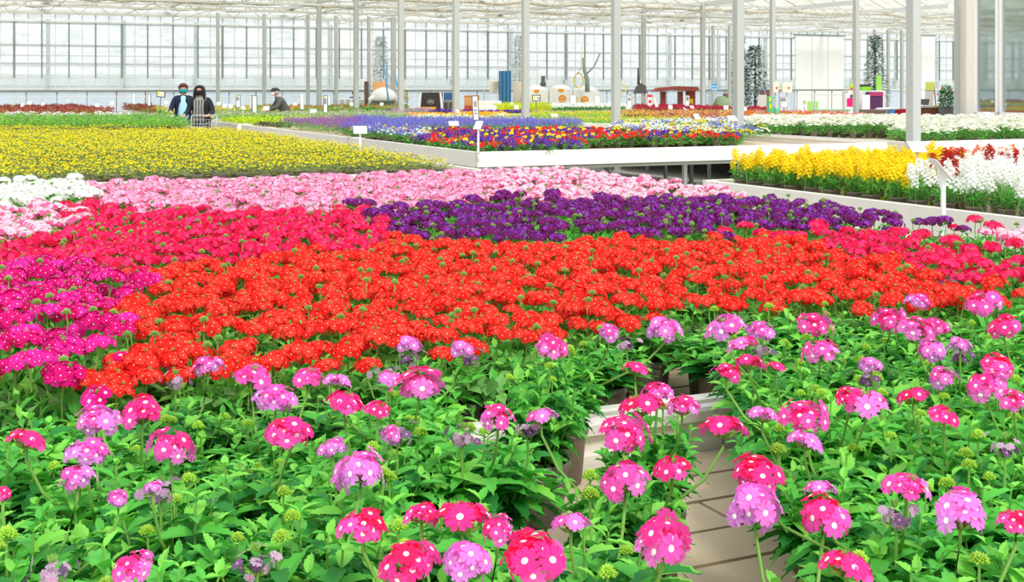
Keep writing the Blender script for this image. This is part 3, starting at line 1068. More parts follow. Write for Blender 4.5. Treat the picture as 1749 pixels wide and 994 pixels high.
S['blue'] = style('blue_spiked_flower', 'violet blue spiked flower in the broad blue strip behind the pansies', 'violet blue spiked flowers', [L_['daisy leaf'], L_['olive leaf'], P_['blue petal'], P_['pansy yellow']],
    lambda i: bush_tm(120 + i, 50, 0.05, 0.13, 0.16, [(2, 2, 13, 0.014, 'spike')]), 3)
S['mixwhite'] = style('garden_daisy', 'white or yellow flowering plant among the blue flowers at the bench rim', 'white and yellow flowers at the rim', [L_['nepeta leaf'], L_['daisy leaf'], M['whitep'], P_['pansy yellow'], P_['blue petal'], POTM],
    lambda i: bush_tm(130 + i, 50, 0.055, 0.12, 0.14, [((2, 3, 4)[i], 3, 9, 0.024, 'dome')], pot=5), 3)
S['lilac'] = style('lilac_osteospermum', 'lilac daisy flowered plant beside the pillars in the far bed', 'lilac daisy flowers', [L_['daisy leaf'], L_['olive leaf'], P_['soft lilac petal'], P_['pansy violet']],
    lambda i: bush_tm(140 + i, 40, 0.06, 0.14, 0.12, [(2, 3, 12, 0.035, 'daisy')]), 2)
S['orange'] = style('orange_bedding_flower', 'orange flowering plant in the thin orange strip behind the salvias', 'orange bedding flowers', [L_['daisy leaf'], L_['marigold leaf'], P_['amber petal'], P_['orange petal']],
    lambda i: bush_tm(150 + i, 30, 0.06, 0.13, 0.1, [(2, 2, 22, 0.026, 'dome')]), 2)
S['darkviolet'] = style('dark_viola', 'dark violet flowering plant in the narrow row under the grasses', 'dark violet flowers', [L_['daisy leaf'], L_['dark leaf'], P_['pansy violet'], P_['amber petal']],
    lambda i: bush_tm(160 + i, 34, 0.06, 0.13, 0.1, [(2, 2, 13, 0.026, 'dome')]), 2)
S['whiteyellow'] = style('white_viola', 'green plant with small white and yellow flowers beyond the blue strip', 'white and yellow violas', [L_['marigold leaf'], L_['nepeta leaf'], M['whitep'], P_['pansy yellow']],
    lambda i: bush_tm(170 + i, 44, 0.055, 0.13, 0.1, [(2, 3, (12, 5)[i], 0.02, 'dome'), (3, 3, (4, 10)[i], 0.02, 'dome')]), 2)
S['grass'] = style('golden_grass', 'tuft of golden green ornamental grass before the white wrapped boxes', 'golden grass tufts', [L_['grass blade'], L_['lime leaf']],
    lambda i: bush_tm(180 + i, 60, 0.16, 0.1, 0.14, [], T=leaf_t(3, 0.07, 0, 0.3, 0.1), upright=2.2), 2)
S['whitecloud'] = style('white_cloud_flower', 'rounded plant covered in small white flowers before the wrapped boxes', 'rounded white flower bushes', [L_['daisy leaf'], M['leaf_b'], M['whitep'], M['cream']],
    lambda i: bush_tm(190 + i, 50, 0.06, 0.16, 0.2, [(2, 3, 34, 0.024, 'dome')]), 2)
S['marigold'] = style('marigold', 'low fresh green plant with small yellow flowers in the middle far bed', 'low yellow flowering plants', [L_['marigold leaf'], L_['nepeta leaf'], P_['pansy yellow'], POTM],
    lambda i: bush_tm(200 + i, 50, 0.055, 0.13, 0.09, [(2, 2, 5, 0.018, 'dome')]), 3)
S['bronze'] = style('bronze_heuchera', 'bronze and orange leaved plant right of the yellow flowering bed', 'bronze leaved plants', [L_['bronze leaf'], L_['coleus leaf'], P_['amber petal'], L_['olive leaf'], P_['pale peach petal']],
    lambda i: bush_tm(210 + i, 44, 0.075, 0.14, 0.1, [(4, 4, 3, 0.016, 'dome')], leafk=((0, 2, 1), (1, 1, 0), (0, 2, 3))[i]), 3)
S['crimson'] = style('crimson_flower', 'crimson flowering plant in the far row before the sign posts', 'crimson flowers', [L_['deep coleus leaf'], L_['daisy leaf'], P_['crimson petal']],
    lambda i: bush_tm(220 + i, 44, 0.07, 0.15, 0.14, [(2, 2, 18, 0.026, 'dome')]), 2)
S['bluewhite'] = style('blue_and_white_flower', 'plant with pale blue or white flowers behind the pansies at the right', 'pale blue and white flowers', [L_['nepeta leaf'], L_['daisy leaf'], P_['blue petal'], M['whitep'], P_['pansy yellow']],
    lambda i: bush_tm(230 + i, 42, 0.055, 0.13, 0.14, [((2, 3, 3, 4)[i], 4, 15, 0.022, 'dome')]), 4)
S['daisy'] = style('white_daisy', 'bushy white daisy with dark green leaves in the large white bed', 'white daisies', [L_['daisy leaf'], L_['nepeta leaf'], M['whitep'], P_['pansy yellow'], POTM],
    lambda i: bush_tm(240 + i, 190, 0.045, 0.18, 0.24, [(2, 3, 42, 0.03, 'daisy')], upright=0.4, pot=4, z0=0.05), 4)
S['palebed'] = style('cream_daisy', 'pale cream daisy in the far part of the white bed', 'cream daisies', [L_['olive leaf'], L_['daisy leaf'], M['whitep'], P_['pale peach petal']],
    lambda i: bush_tm(250 + i, 40, 0.05, 0.15, 0.14, [(2, 3, 46, 0.028, 'daisy')], pot=False), 2)
S['amberbed'] = style('amber_foliage', 'amber and orange leaved plant in the far strip behind the daisies', 'amber leaved plants', [P_['amber petal'], L_['bronze leaf'], L_['coleus leaf'], L_['lime leaf'], P_['orange petal'], P_['soft lilac petal']],
    lambda i: bush_tm(260 + i, 40, 0.07, 0.14, 0.12, [((5, 4, 4)[i], 4, 6, 0.024, 'dome')], leafk=((3, 0, 3), (0, 1, 2), (4, 1, 2))[i]), 3)
S['pansy'] = style('pansy', 'pansy with red, violet or yellow blooms in the mixed pansy bed', 'mixed pansies', [L_['nepeta leaf'], L_['daisy leaf'], P_['pansy red'], P_['pansy violet'], P_['pansy yellow'], C['violet petal deep'], M['whitep'], POTM],
    lambda i: bush_tm(270 + i, 150, 0.06, 0.14, 0.17, [((2, 3, 2, 3, 2)[i], (5, 4, 5, 4, 5)[i], 9, 0.034, 'face'), ((2, 3, 4, 4, 6)[i], 4, 2, 0.03, 'face')], pot=7, z0=0.015), 5)

FAR = [  # (style, image polygon of the canopy, spacing)
 ('coleus', [(-40, 177), (262, 177), (262, 190), (-40, 191)], 0.33),
 ('greenmix', [(165, 176), (262, 176), (330, 176), (440, 177), (510, 178), (505, 186), (380, 187), (262, 189), (262, 178), (165, 178)], 0.34),
 ('whitestrip', [(-40, 192), (262, 190), (340, 189), (330, 197), (-40, 197)], 0.3),
 ('nepeta', [(-40, 197), (326, 197), (318, 206), (-40, 208)], 0.26),
 ('geranium', [(438, 178), (690, 177), (690, 184), (520, 186), (438, 185)], 0.34),
 ('lilac', [(640, 185), (735, 183), (735, 190), (640, 190)], 0.32),
 ('orange', [(698, 190), (862, 188), (862, 192), (698, 193)], 0.26),
 ('darkviolet', [(735, 184), (905, 184), (905, 188), (735, 188)], 0.3),
 ('grass', [(848, 178), (940, 178), (940, 184), (848, 184)], 0.3),
 ('whitecloud', [(935, 178), (1066, 178), (1066, 184), (935, 184)], 0.38),
 ('crimson', [(1085, 178), (1310, 178), (1310, 185), (1085, 185)], 0.34),
 ('olive', [(368, 187), (640, 186), (700, 192), (700, 195), (368, 195)], 0.32),
 ('bronze', [(1055, 184), (1265, 184), (1265, 197), (1110, 196), (1055, 190)], 0.3),
 ('marigold', [(905, 188), (1055, 188), (1180, 196), (1170, 203), (905, 202)], 0.28),
 ('whiteyellow', [(700, 193), (905, 191), (905, 203), (800, 205), (700, 199)], 0.28),
 ('lime', [(388, 195), (800, 195), (800, 203), (388, 202)], 0.22),
 ('heuchera', [(410, 202), (500, 202), (500, 206), (410, 206)], 0.24),
 ('amberbed', [(1265, 186), (1480, 188), (1480, 196), (1265, 196)], 0.3),
 ('salvia', [(486, 203), (610, 200), (640, 206), (570, 222), (486, 210)], 0.26),
 ('blue', [(610, 200), (985, 205), (985, 212), (720, 213), (700, 224), (570, 222)], 0.26),
 ('mixwhite', [(600, 214), (730, 214), (730, 236), (640, 232), (590, 222)], 0.24),
 ('bluewhite', [(1055, 205), (1285, 198), (1305, 212), (1305, 220), (1200, 222), (1040, 217)], 0.28),
 ('pansy', [(690, 216), (985, 215), (1255, 216), (1255, 226), (985, 228), (985, 243), (800, 243), (700, 238)], 0.23),
 ('palebed', [(1285, 196), (1530, 195), (1540, 203), (1285, 203)], 0.33),
 ('daisy', [(1285, 203), (1540, 202), (1530, 212), (1285, 212)], 0.29),
 ('palebed', [(1530, 195), (1800, 196), (1800, 208), (1530, 206)], 0.33),
 ('daisy', [(1525, 206), (1800, 208), (1800, 232), (1525, 222)], 0.29),
 ('button', [(-60, 213), (392, 212), (480, 226), (840, 280), (830, 291), (-60, 296)], 0.2),
]
BENCH_RECTS = [(-1.6, 4.60, 10.2, 20.9), (5.76, 11.9, 13.2, 25.0), (12.2, 22.3, 13.2, 25.0), (-3.5, 4.60, 22.0, 31.0), (5.76, 11.9, 25.5, 32.5), (-3.5, 4.60, 32.5, 42.6),
               (12.2, 24.4, 26.5, 32.5), (5.76, 11.9, 34.2, 42.6), (12.2, 24.4, 34.2, 42.6)]
RF = random.Random(5)
ROWS = {}
for sk, poly, sp in FAR:
    st = S[sk]
    zc = 0.97 if sk in ('button', 'pansy', 'marigold') else 1.0
    pts = [unproj(x, max(y, 165), zc) for x, y in poly]
    us = [UV(p.x, p.y) for p in pts]
    u0, u1 = min(a for a, _ in us), max(a for a, _ in us)
    v0, v1 = min(b_ for _, b_ in us), max(b_ for _, b_ in us)
    u = math.floor(u0 / sp) * sp
    while u <= u1:
        v = math.floor(v0 / sp) * sp
        while v <= v1:
            uu, vv = u + RF.uniform(-0.12, 0.12) * sp, v + RF.uniform(-0.12, 0.12) * sp
            v += sp
            if not any(a + 0.13 < uu < b_ - 0.13 and c + 0.13 < vv < d - 0.13 for a, b_, c, d in BENCH_RECTS):
                continue
            p = W(uu, vv, BZ)
            if p.y < 1:
                continue
            x, y = proj((p.x, p.y, zc))
            if not (-25 < x < 1775) or not inside(x, y, poly):
                continue
            st.pts.append(p)
        u += sp

def emit(st, limit=300):
    st.pts.sort(key=lambda p: p.y)
    stuff = None
    xs = sorted(proj(p)[0] for p in st.pts)
    for i, p in enumerate(st.pts):
        k = RF.randrange(len(st.me))
        a = RF.uniform(0, 6.28)
        if st.name == 'pansy':
            a = RF.uniform(-0.5, 0.5)
        s = RF.uniform(0.92, 1.1)
        if i < limit:
            o = ob(st.name, st.me[k], None, p, a, s)
            x_ = proj(p)[0]
            lab = st.label + (', left part' if x_ < xs[len(xs) // 3] else (', middle part' if x_ < xs[2 * len(xs) // 3] else ', right part'))
            tag(o, lab if len(lab.split()) <= 16 else st.label, st.cat, st.group)
        else:
            if stuff is None:
                stuff = TM()
            V, F, mi = st.tms[k].get()
            stuff.add((V * s) @ rotz(a).T + np.array(p), F, mi)
    if stuff:
        o = ob(st.name + '_mass', stuff.mesh(st.name + '_mass', st.mats))
        tag(o, st.label.split(',')[0].replace(' in the wide yellow bed', '') + ', massed farther back in the same bed', 'plants', None, 'stuff')
    return len(st.pts)
print({k: emit(s) for k, s in S.items()})

# ---------------------------------------------------------------- right bench: tall yellow, white, dark red and orange flowers
def tall_parts(name, seed, fmat, eye, nst=9, h=0.26, nfl=7):
    """foliage mesh and a flower spray mesh"""
    rnd = random.Random(seed)
    f = foliage_mesh('foliage', seed, [M['leaf_a'], L_['daisy leaf'], M['leaf_c'], M['stem']], shoots=11, rad=0.09, h=0.15, ll=0.045, pairs=5, T=leaf_t(4, 0.26, 0.02))
    sprays = []
    for j in range(2):
        t = TM()
        for i in range(24):
            q = i / 24
            a = i * 2.4
            rr = 0.03 * (1 - q * 0.5) * rnd.uniform(0.7, 1.2)
            p = np.array([rr * math.cos(a), rr * math.sin(a), -0.03 + q * 0.085])
            t.place(FL_LO, p, frame_from((math.cos(a), math.sin(a), 0.6 + q), rnd.uniform(0, 6)), 0.0125 * rnd.uniform(0.85, 1.1), [0, 0, 0, 1])
        t.tube([(0, 0, 0.04), (0.004, 0, -0.04), (0, 0.004, -0.16)], 0.0018, 0.0022, 4, 2)
        sprays.append(t.mesh(name, [fmat, eye, M['stem']]))
    return f, sprays
TALL = {
 'yellow': tall_parts('flower_spray', 500, P_['bright yellow'], P_['amber petal']),
 'white': tall_parts('flower_spray', 510, M['whitep'], M['cream']),
 'darkred': tall_parts('flower_spray', 520, P_['dark red petal'], P_['dark red petal']),
 'orange': tall_parts('flower_spray', 530, P_['orange petal'], P_['amber petal']),
}
TL = {'yellow': ('yellow_nemesia', 'tall yellow flowering plant on the right bench, one of the yellow block', 'tall yellow flowers'),
      'white': ('white_nemesia', 'tall white flowering plant near the front rail of the right bench', 'tall white flowers'),
      'darkred': ('dark_red_nemesia', 'dark red flowering plant between the white flowers on the right bench', 'dark red flowers'),
      'orange': ('orange_nemesia', 'orange flowering plant behind the yellow ones on the right bench', 'orange flowers')}
R3 = random.Random(9)
nt3 = 0
v = 3.9
while v < 8.3:
    u = 5.83
    while u < 10.8:
        uu, vv = u + R3.uniform(-0.03, 0.03), v + R3.uniform(-0.03, 0.03)
        u += 0.225
        p = W(uu, vv, BZ)
        x, y = proj((p.x, p.y, 1.05))
        if x > 1800 or x < 1225:
            continue
        # empty stretch of boards behind the yellow block on its left
        if inside(x, y, [(1225, 200), (1500, 235), (1235, 262)]):
            continue
        k = 'yellow'
        if inside(x, y, [(1480, 318), (1500, 300), (1570, 290), (1640, 268), (1800, 258), (1800, 420), (1480, 360)]):
            k = 'white'
            if R3.random() < (0.4 if x < 1660 else 0.12):
                k = 'darkred'
        elif x > 1620 and y < 268 or x > 1690 and y < 276:
            k = 'orange' if R3.random() < 0.75 else 'yellow'
        if R3.random() < 0.05:
            continue
        nm, lab, grp = TL[k]
        rt = root(nm, p, lab, 'potted plant', grp)
        near = uu < 6.6
        ob('pot', POT if near else POT_LO, rt)
        if near:
            ob('soil', SOIL, rt)
            if R3.random() < 0.6:
                ob('pot_label', STICK, rt, rz=math.radians(-110 + R3.uniform(-40, 40)))
        f, sp = TALL[k]
        ob('foliage', f, rt, (0, 0, 0.1), R3.uniform(0, 6.28))
        for i in range({'yellow': 9, 'white': 8, 'darkred': 7, 'orange': 8}[k] - (2 if uu < 6.0 else 0)):
            rr, a = 0.1 * math.sqrt((i + 0.4) / 9), i * 2.4 + nt3
            hh = {'yellow': 0.30, 'white': 0.31, 'darkred': 0.36, 'orange': 0.27}[k] + R3.uniform(-0.06, 0.04) - rr * 0.5
            ob('flower_spray', sp[i % 2], rt, (rr * math.cos(a), rr * math.sin(a), hh), R3.uniform(0, 6.28), R3.uniform(0.85, 1.15)).rotation_euler = (R3.uniform(-0.3, 0.3), R3.uniform(-0.3, 0.3), R3.uniform(0, 6))
        nt3 += 1
    v += 0.225
print('right bench', nt3)

# ---------------------------------------------------------------- plant signs
def t_sign(px, py, w, zb, label, yaw=0.0, tilt=0.9, Y=None, group=None, side=False):
    """white T shaped plant label: plate centre seen at px,py; w plate width in px"""
    ww = 0.16 if Y is None else w * Y / FPX
    Y = Y or FPX * ww / w
    q = atY(px, py, Y)
    r = root('plant_label_stand', (q.x, q.y, zb), label, 'plant sign', group, rz=yaw)
    H = q.z - zb
    b = MB()
    b.box(-0.012, -0.004, 0, 0.012, 0.004, H - 0.02)
    b.box(-0.02, -0.006, 0, 0.02, 0.006, 0.03)
    b.prism([(-0.012, H - 0.05), (0.012, H - 0.05), (0.035, H - 0.005), (-0.035, H - 0.005)], -0.004, 0.004, lambda p, q_, t: (p, t, q_))
    b.obj('post', [M['white']], r)
    b = MB()
    c, s = math.cos(tilt), math.sin(tilt)
    b.box(-ww / 2, -0.06, 0, ww / 2, 0.06, 0.004, X=lambda x, y, z: (x, y * c - z * s, H + y * s + z * c))
    b.obj('plate', [M['white']], r)
    return r

def tall_sign(px, y0, y1, w, Y, label, h=None, frame_mat=None, lean=0.0, face=None, yaw=0.0, marks=()):
    """upright framed board on a stake; px centre, y0..y1 board rows, w px width"""
    a, b_ = atY(px, y0, Y), atY(px, y1, Y)
    ww = w * Y / FPX
    r = root('framed_sign', (b_.x, Y, BZ), label, 'sign', rz=yaw)
    zb, zt = b_.z - BZ, a.z - BZ
    r.rotation_euler[1] = lean
    b = MB()
    b.tube([(0, 0.012, 0), (0, 0.012, zb + 0.02)], 0.009)
    b.obj('stake', [M['darkmetal']], r)
    b = MB()
    b.box(-ww / 2, -0.008, zb, ww / 2, 0.008, zt)
    b.obj('frame', [frame_mat or M['darkmetal']], r)
    b = MB()
    e = ww * 0.09 + 0.004
    b.box(-ww / 2 + e, -0.011, zb + e, ww / 2 - e, -0.0085, zt - e)
    b.obj('board', [face or M['white']], r)
    for i, (mx0, my0, mx1, my1, mm) in enumerate(marks):
        b = MB()
        b.box(-ww / 2 + mx0 * ww, -0.0135, zb + my0 * (zt - zb), -ww / 2 + mx1 * ww, -0.0115, zb + my1 * (zt - zb))
        b.obj('printed_block', [mm], r)
    return r
M['darkmetal'] = mat('dark metal', (92, 88, 86), 0.5, 0.4)
M['print'] = mat('grey print', (150, 150, 156), 0.6, 0.2)
M['yprint'] = mat('yellow print', (244, 228, 24), 0.6, 0.2)
M['rprint'] = mat('red print', (226, 62, 52), 0.6, 0.2)

SG = [
 (615, 222, 23, 14.5, 0.86, 'white label stand on the rail, between yellow flowers and pansies', 0.25, 0.8),
 (775, 211, 17, None, BZ, 'white label stand among the red pansies, left of a leaning one', 0.2, 0.6),
 (817, 214, 14, 14.6, BZ, 'white label stand leaning at the right among the red pansies', -0.5, 0.9),
 (947, 197, 12, None, BZ, 'white label stand in front of the yellow flowering bed', 0.1, 0.6),
 (1190, 199, 11, 22.5, BZ, 'whitish label stand over the pale blue and white flowers', 0.5, 0.9),
 (1252, 202, 15, 18.6, BZ, 'white label stand just left of the second nearest pillar', 0.5, 0.7),
 (1566, 251, 27, 9.5, BZ, 'largest white label stand, above the tall yellow flowers', 0.2, 0.7),
 (685, 193, 10, None, BZ, 'white label stand over the purple strip behind the blue flowers', 0.4, 0.6),
 (455, 185, 10, 33, BZ, 'white label stand in the olive strip left of the stooping man', 0.1, 1.0),
 (535, 190, 11, None, BZ, 'white label stand between the two tall framed boards', 0.1, 0.9),
 (489, 180, 8, 36, BZ, 'small white label stand right in front of the stooping man', 0.0, 1.2),
 (504, 178, 6, 40, BZ, 'small white label stand behind the stooping man', 0.0, 1.0),
 (600, 178, 6, 40, BZ, 'small white label stand over the far salmon geraniums', 0.0, 1.2),
 (652, 178, 6, 41, BZ, 'small white label stand between two far posts', 0.0, 1.2),
 (782, 191, 8, 31, BZ, 'tilted white label stand left of the wide pillar', 0.9, 1.0),
 (844, 184, 8, 33, BZ, 'white label stand in front of the orange bench goods', 0.0, 1.2),
 (833, 180, 6, 38, BZ, 'small white label stand left of the blue panel', 0.3, 0.9),
 (853, 175, 6, 40, BZ, 'small white label stand before the blue panel', 0.0, 1.2),
 (875, 178, 6, 40, BZ, 'small white label stand right of the blue panel', 0.5, 0.9),
 (882, 183, 7, 36, BZ, 'cream label stand in the golden grass', 0.0, 1.2),
 (895, 191, 7, 32, BZ, 'white label stand seen nearly edge on beside a pillar', 1.2, 0.8),
 (1073, 183, 8, 36, BZ, 'white label stand at the right end of the white bushes', 0.2, 1.1),
 (1110, 181, 6, 38, BZ, 'white label stand under the red and white notice', 1.1, 0.8),
 (1145, 183, 7, 36, BZ, 'white label stand in the bronze leaved bed', 0.0, 1.1),
 (1170, 186, 7, 33, BZ, 'white label stand seen nearly edge on in the bronze bed', 1.2, 0.7),
 (1182, 183, 7, 37, BZ, 'white label stand right of the leaning board', 0.4, 0.8),
 (1240, 184, 8, 36, BZ, 'white label stand before the green tarpaulin', 0.1, 1.1),
 (1271, 186, 9, 34, BZ, 'white label stand right of the second nearest pillar', 0.0, 1.2),
 (1371, 189, 7, 34, BZ, 'white label stand by the green cabinet, tilted', 0.9, 0.9),
 (1687, 196, 9, 24, BZ, 'white label stand in the daisies before the office window', 0.1, 1.1),
 (340, 176, 6, 38, BZ, 'small white label stand right of the woman in the scarf', 0.1, 1.1),
 (373, 177, 6, 38, BZ, 'small white label stand between the scarf woman and a pillar', 0.1, 1.1),
 (384, 181, 7, 36, BZ, 'small white label stand left of the tall white board', 0.1, 1.1),
 (394, 181, 7, 36, BZ, 'white label stand just left of the framed board', 0.1, 1.1),
 (415, 184, 8, 34, BZ, 'tilted white label stand right of the framed board', 0.7, 0.8),
 (284, 175, 7, 37, BZ, 'white label stand under the yellow picture card', 0.1, 1.1),
 (294, 178, 6, 37, BZ, 'white label stand left of the woman with the teal mask', 0.1, 1.1),
 (191, 176, 7, 38, BZ, 'white label stand at the end of the dark red bed', 0.1, 1.1),
 (165, 180, 6, 36, BZ, 'white label stand in the dark red bed, right of a group of labels', 0.1, 1.1),
 (74, 178, 6, 37, BZ, 'white label stand in the middle of the dark red bed', 0.1, 1.1),
 (50, 176, 8, 38, BZ, 'white label stand rightmost of the two in the left bed', 0.1, 1.1),
 (38, 180, 6, 36, BZ, 'white label stand leftmost in the dark red bed', 0.1, 1.1),
 (117, 171, 5, 42, BZ, 'small white label stand near the pale wall at far left', 0.1, 1.1),
]
for px, py, w, Y, zb, lab, yaw, tilt in SG:
    t_sign(px, py, w, zb, lab, yaw, tilt, Y)
# tall stand seen from the side on the rail of the verbena bench
q = atY(1611, 386, 5.65)
r = root('plant_label_stand', (q.x, q.y, 0.86), 'tall white label stand on the rail between rose verbenas and white flowers, seen edge on', 'plant sign')
b = MB()
H = 0.37
b.box(-0.008, -0.012, -0.1, 0.008, 0.012, H - 0.06)
b.prism([(-0.012, H - 0.1), (0.012, H - 0.1), (0.016, H - 0.02), (-0.03, H + 0.005), (-0.034, H)], -0.006, 0.006, lambda p, q_, t: (p * 0.8, t, q_))
b.obj('post', [M['white']], r)
b = MB()
b.box(-0.075, -0.06, 0, 0.075, 0.06, 0.005, X=lambda x, y, z: (x * 0.6 - 0.012, y * 0.95 + x * 0.25, H + 0.0 - x * 0.62 + z))
b.obj('plate', [M['white']], r)
G = M['print']
tall_sign(435, 163, 196, 9, 31, 'tall blank white board in a grey frame, left of the stooping man', face=mat('pale board', (232, 240, 232), 0.5))
tall_sign(428, 163, 186, 3.5, 33, 'narrow grey framed board just left of the tall blank board')
tall_sign(516, 160, 187, 6, 33, 'narrow pale board right of the stooping man', frame_mat=M['galv'])
tall_sign(556, 163, 193, 7.5, 30, 'framed board with a grey printed panel, right of the stooping man', marks=((0.15, 0.5, 0.75, 0.85, G), (0.15, 0.9, 0.5, 0.97, M['yprint'])))
tall_sign(562, 164, 180, 4, 38, 'small pale board behind the printed framed board', frame_mat=M['galv'])
tall_sign(815, 163, 206, 11, 22, 'leaning tall board with two small printed figures, before the pansies', lean=-0.06, marks=((0.3, 0.55, 0.7, 0.78, mat('brown print', (172, 150, 130), 0.6)), (0.25, 0.38, 0.75, 0.44, G), (0.3, 0.26, 0.7, 0.32, G)))
tall_sign(916, 162, 173, 15, 36, 'wide white card with a yellow flower drawing before the wrapped boxes', marks=((0.15, 0.3, 0.42, 0.72, M['yprint']), (0.55, 0.35, 0.9, 0.6, G)))
tall_sign(979, 162, 179, 11, 36, 'upright blank board before the orange smiling emblem', frame_mat=M['galv'])
tall_sign(1020, 163, 181, 11, 36, 'blank upright board left of the wide central pillar', frame_mat=M['galv'])
tall_sign(1075, 164, 184, 8, 36, 'board with a small picture beside the central pillar', frame_mat=M['galv'], marks=((0.2, 0.6, 0.8, 0.85, G),))
tall_sign(1110, 161, 180, 9.5, 38, 'white notice with a red header and red round mark', frame_mat=M['galv'], marks=((0.05, 0.74, 0.95, 0.95, M['rprint']), (0.25, 0.2, 0.78, 0.48, M['rprint'])))
tall_sign(1129, 164, 182, 6, 34, 'pale board leaning left beside the brown stand', lean=-0.32, frame_mat=M['galv'], face=mat('pale board two', (226, 232, 220), 0.5))
tall_sign(1172, 163, 181, 7, 34, 'board with a small brown picture, leaning right', lean=0.06, frame_mat=M['galv'], marks=((0.2, 0.5, 0.8, 0.9, mat('brown print two', (150, 136, 120), 0.6)),))
tall_sign(1339, 165, 184, 13.5, 30, 'white notice with printed lines beside the green cabinet', frame_mat=M['galv'], marks=((0.08, 0.56, 0.75, 0.9, G), (0.1, 0.4, 0.65, 0.43, G)))
tall_sign(271, 155, 166, 15, 30, 'white card with yellow flower picture left of the two women', face=M['white'], lean=0.08, marks=((0.12, 0.35, 0.45, 0.75, M['yprint']), (0.6, 0.3, 0.85, 0.7, mat('faded print', (222, 206, 150), 0.6))))
tall_sign(255, 161, 181, 6, 32, 'narrow framed board at the end of the dark red bed')
tall_sign(229, 159, 178, 4.5, 35, 'narrow board left of the framed board beside dark red plants', frame_mat=M['galv'])
tall_sign(407, 162, 184, 7.5, 32, 'board with a small grey photo, right of the woman in the scarf', marks=((0.1, 0.55, 0.7, 0.85, G), (0.1, 0.9, 0.5, 0.97, M['yprint'])))
tall_sign(1374, 171, 183, 4, 36, 'narrow board with yellow and grey print, right of the green cabinet', frame_mat=M['galv'], marks=((0.1, 0.4, 0.9, 0.9, mat('mustard print', (196, 182, 70), 0.6)),))

# ---------------------------------------------------------------- greenhouse shell
M['wallframe'] = mat('pale wall frame', (222, 226, 224), 0.5, 0.4)
M['mullion'] = mat('dark green grey mullion', (146, 158, 152), 0.6, 0.2)
M['roofbar'] = mat('roof bar', (206, 206, 198), 0.6, 0.2)

def glass_mat(name, col, clear, scale, streak):
    """dusty pane: clear share varies with smeared dirt"""
    m = bpy.data.materials.new(name)
    m.use_nodes = True
    n = m.node_tree
    b = n.nodes['Principled BSDF']
    out = n.nodes['Material Output']
    b.inputs['Base Color'].default_value = (*lin(col), 1)
    b.inputs['Roughness'].default_value = 0.25
    tr = n.nodes.new('ShaderNodeBsdfTransparent')
    tl = n.nodes.new('ShaderNodeBsdfTranslucent')
    tl.inputs[0].default_value = (*lin(col), 1)
    a = n.nodes.new('ShaderNodeMixShader')
    a.inputs[0].default_value = 0.55
    n.links.new(b.outputs[0], a.inputs[1])
    n.links.new(tl.outputs[0], a.inputs[2])
    tc = n.nodes.new('ShaderNodeTexCoord')
    mp = n.nodes.new('ShaderNodeMapping')
    mp.inputs['Scale'].default_value = streak
    nz = n.nodes.new('ShaderNodeTexNoise')
    nz.inputs['Scale'].default_value = scale
    nz.inputs['Detail'].default_value = 8
    nz.inputs['Roughness'].default_value = 0.7
    n.links.new(tc.outputs['Object'], mp.inputs[0])
    n.links.new(mp.outputs[0], nz.inputs['Vector'])
    mr = n.nodes.new('ShaderNodeMapRange')
    mr.inputs[1].default_value = 0.35
    mr.inputs[2].default_value = 0.65
    mr.inputs[3].default_value = clear[0]
    mr.inputs[4].default_value = clear[1]
    n.links.new(nz.outputs[0], mr.inputs[0])
    mx = n.nodes.new('ShaderNodeMixShader')
    n.links.new(mr.outputs[0], mx.inputs[0])
    n.links.new(a.outputs[0], mx.inputs[1])
    n.links.new(tr.outputs[0], mx.inputs[2])
    n.links.new(mx.outputs[0], out.inputs[0])
    return m

M['glass'] = glass_mat('dusty glass', (226, 234, 232), (0.5, 0.92), 1.6, (1, 1, 3))
M['roofglass'] = glass_mat('whitewashed roof glass', (232, 228, 216), (0.4, 0.95), 2.2, (1, 1, 1))
M['poly'] = glass_mat('clouded lower panel', (232, 242, 250), (0.1, 0.35), 2.0, (6, 1, 0.4))

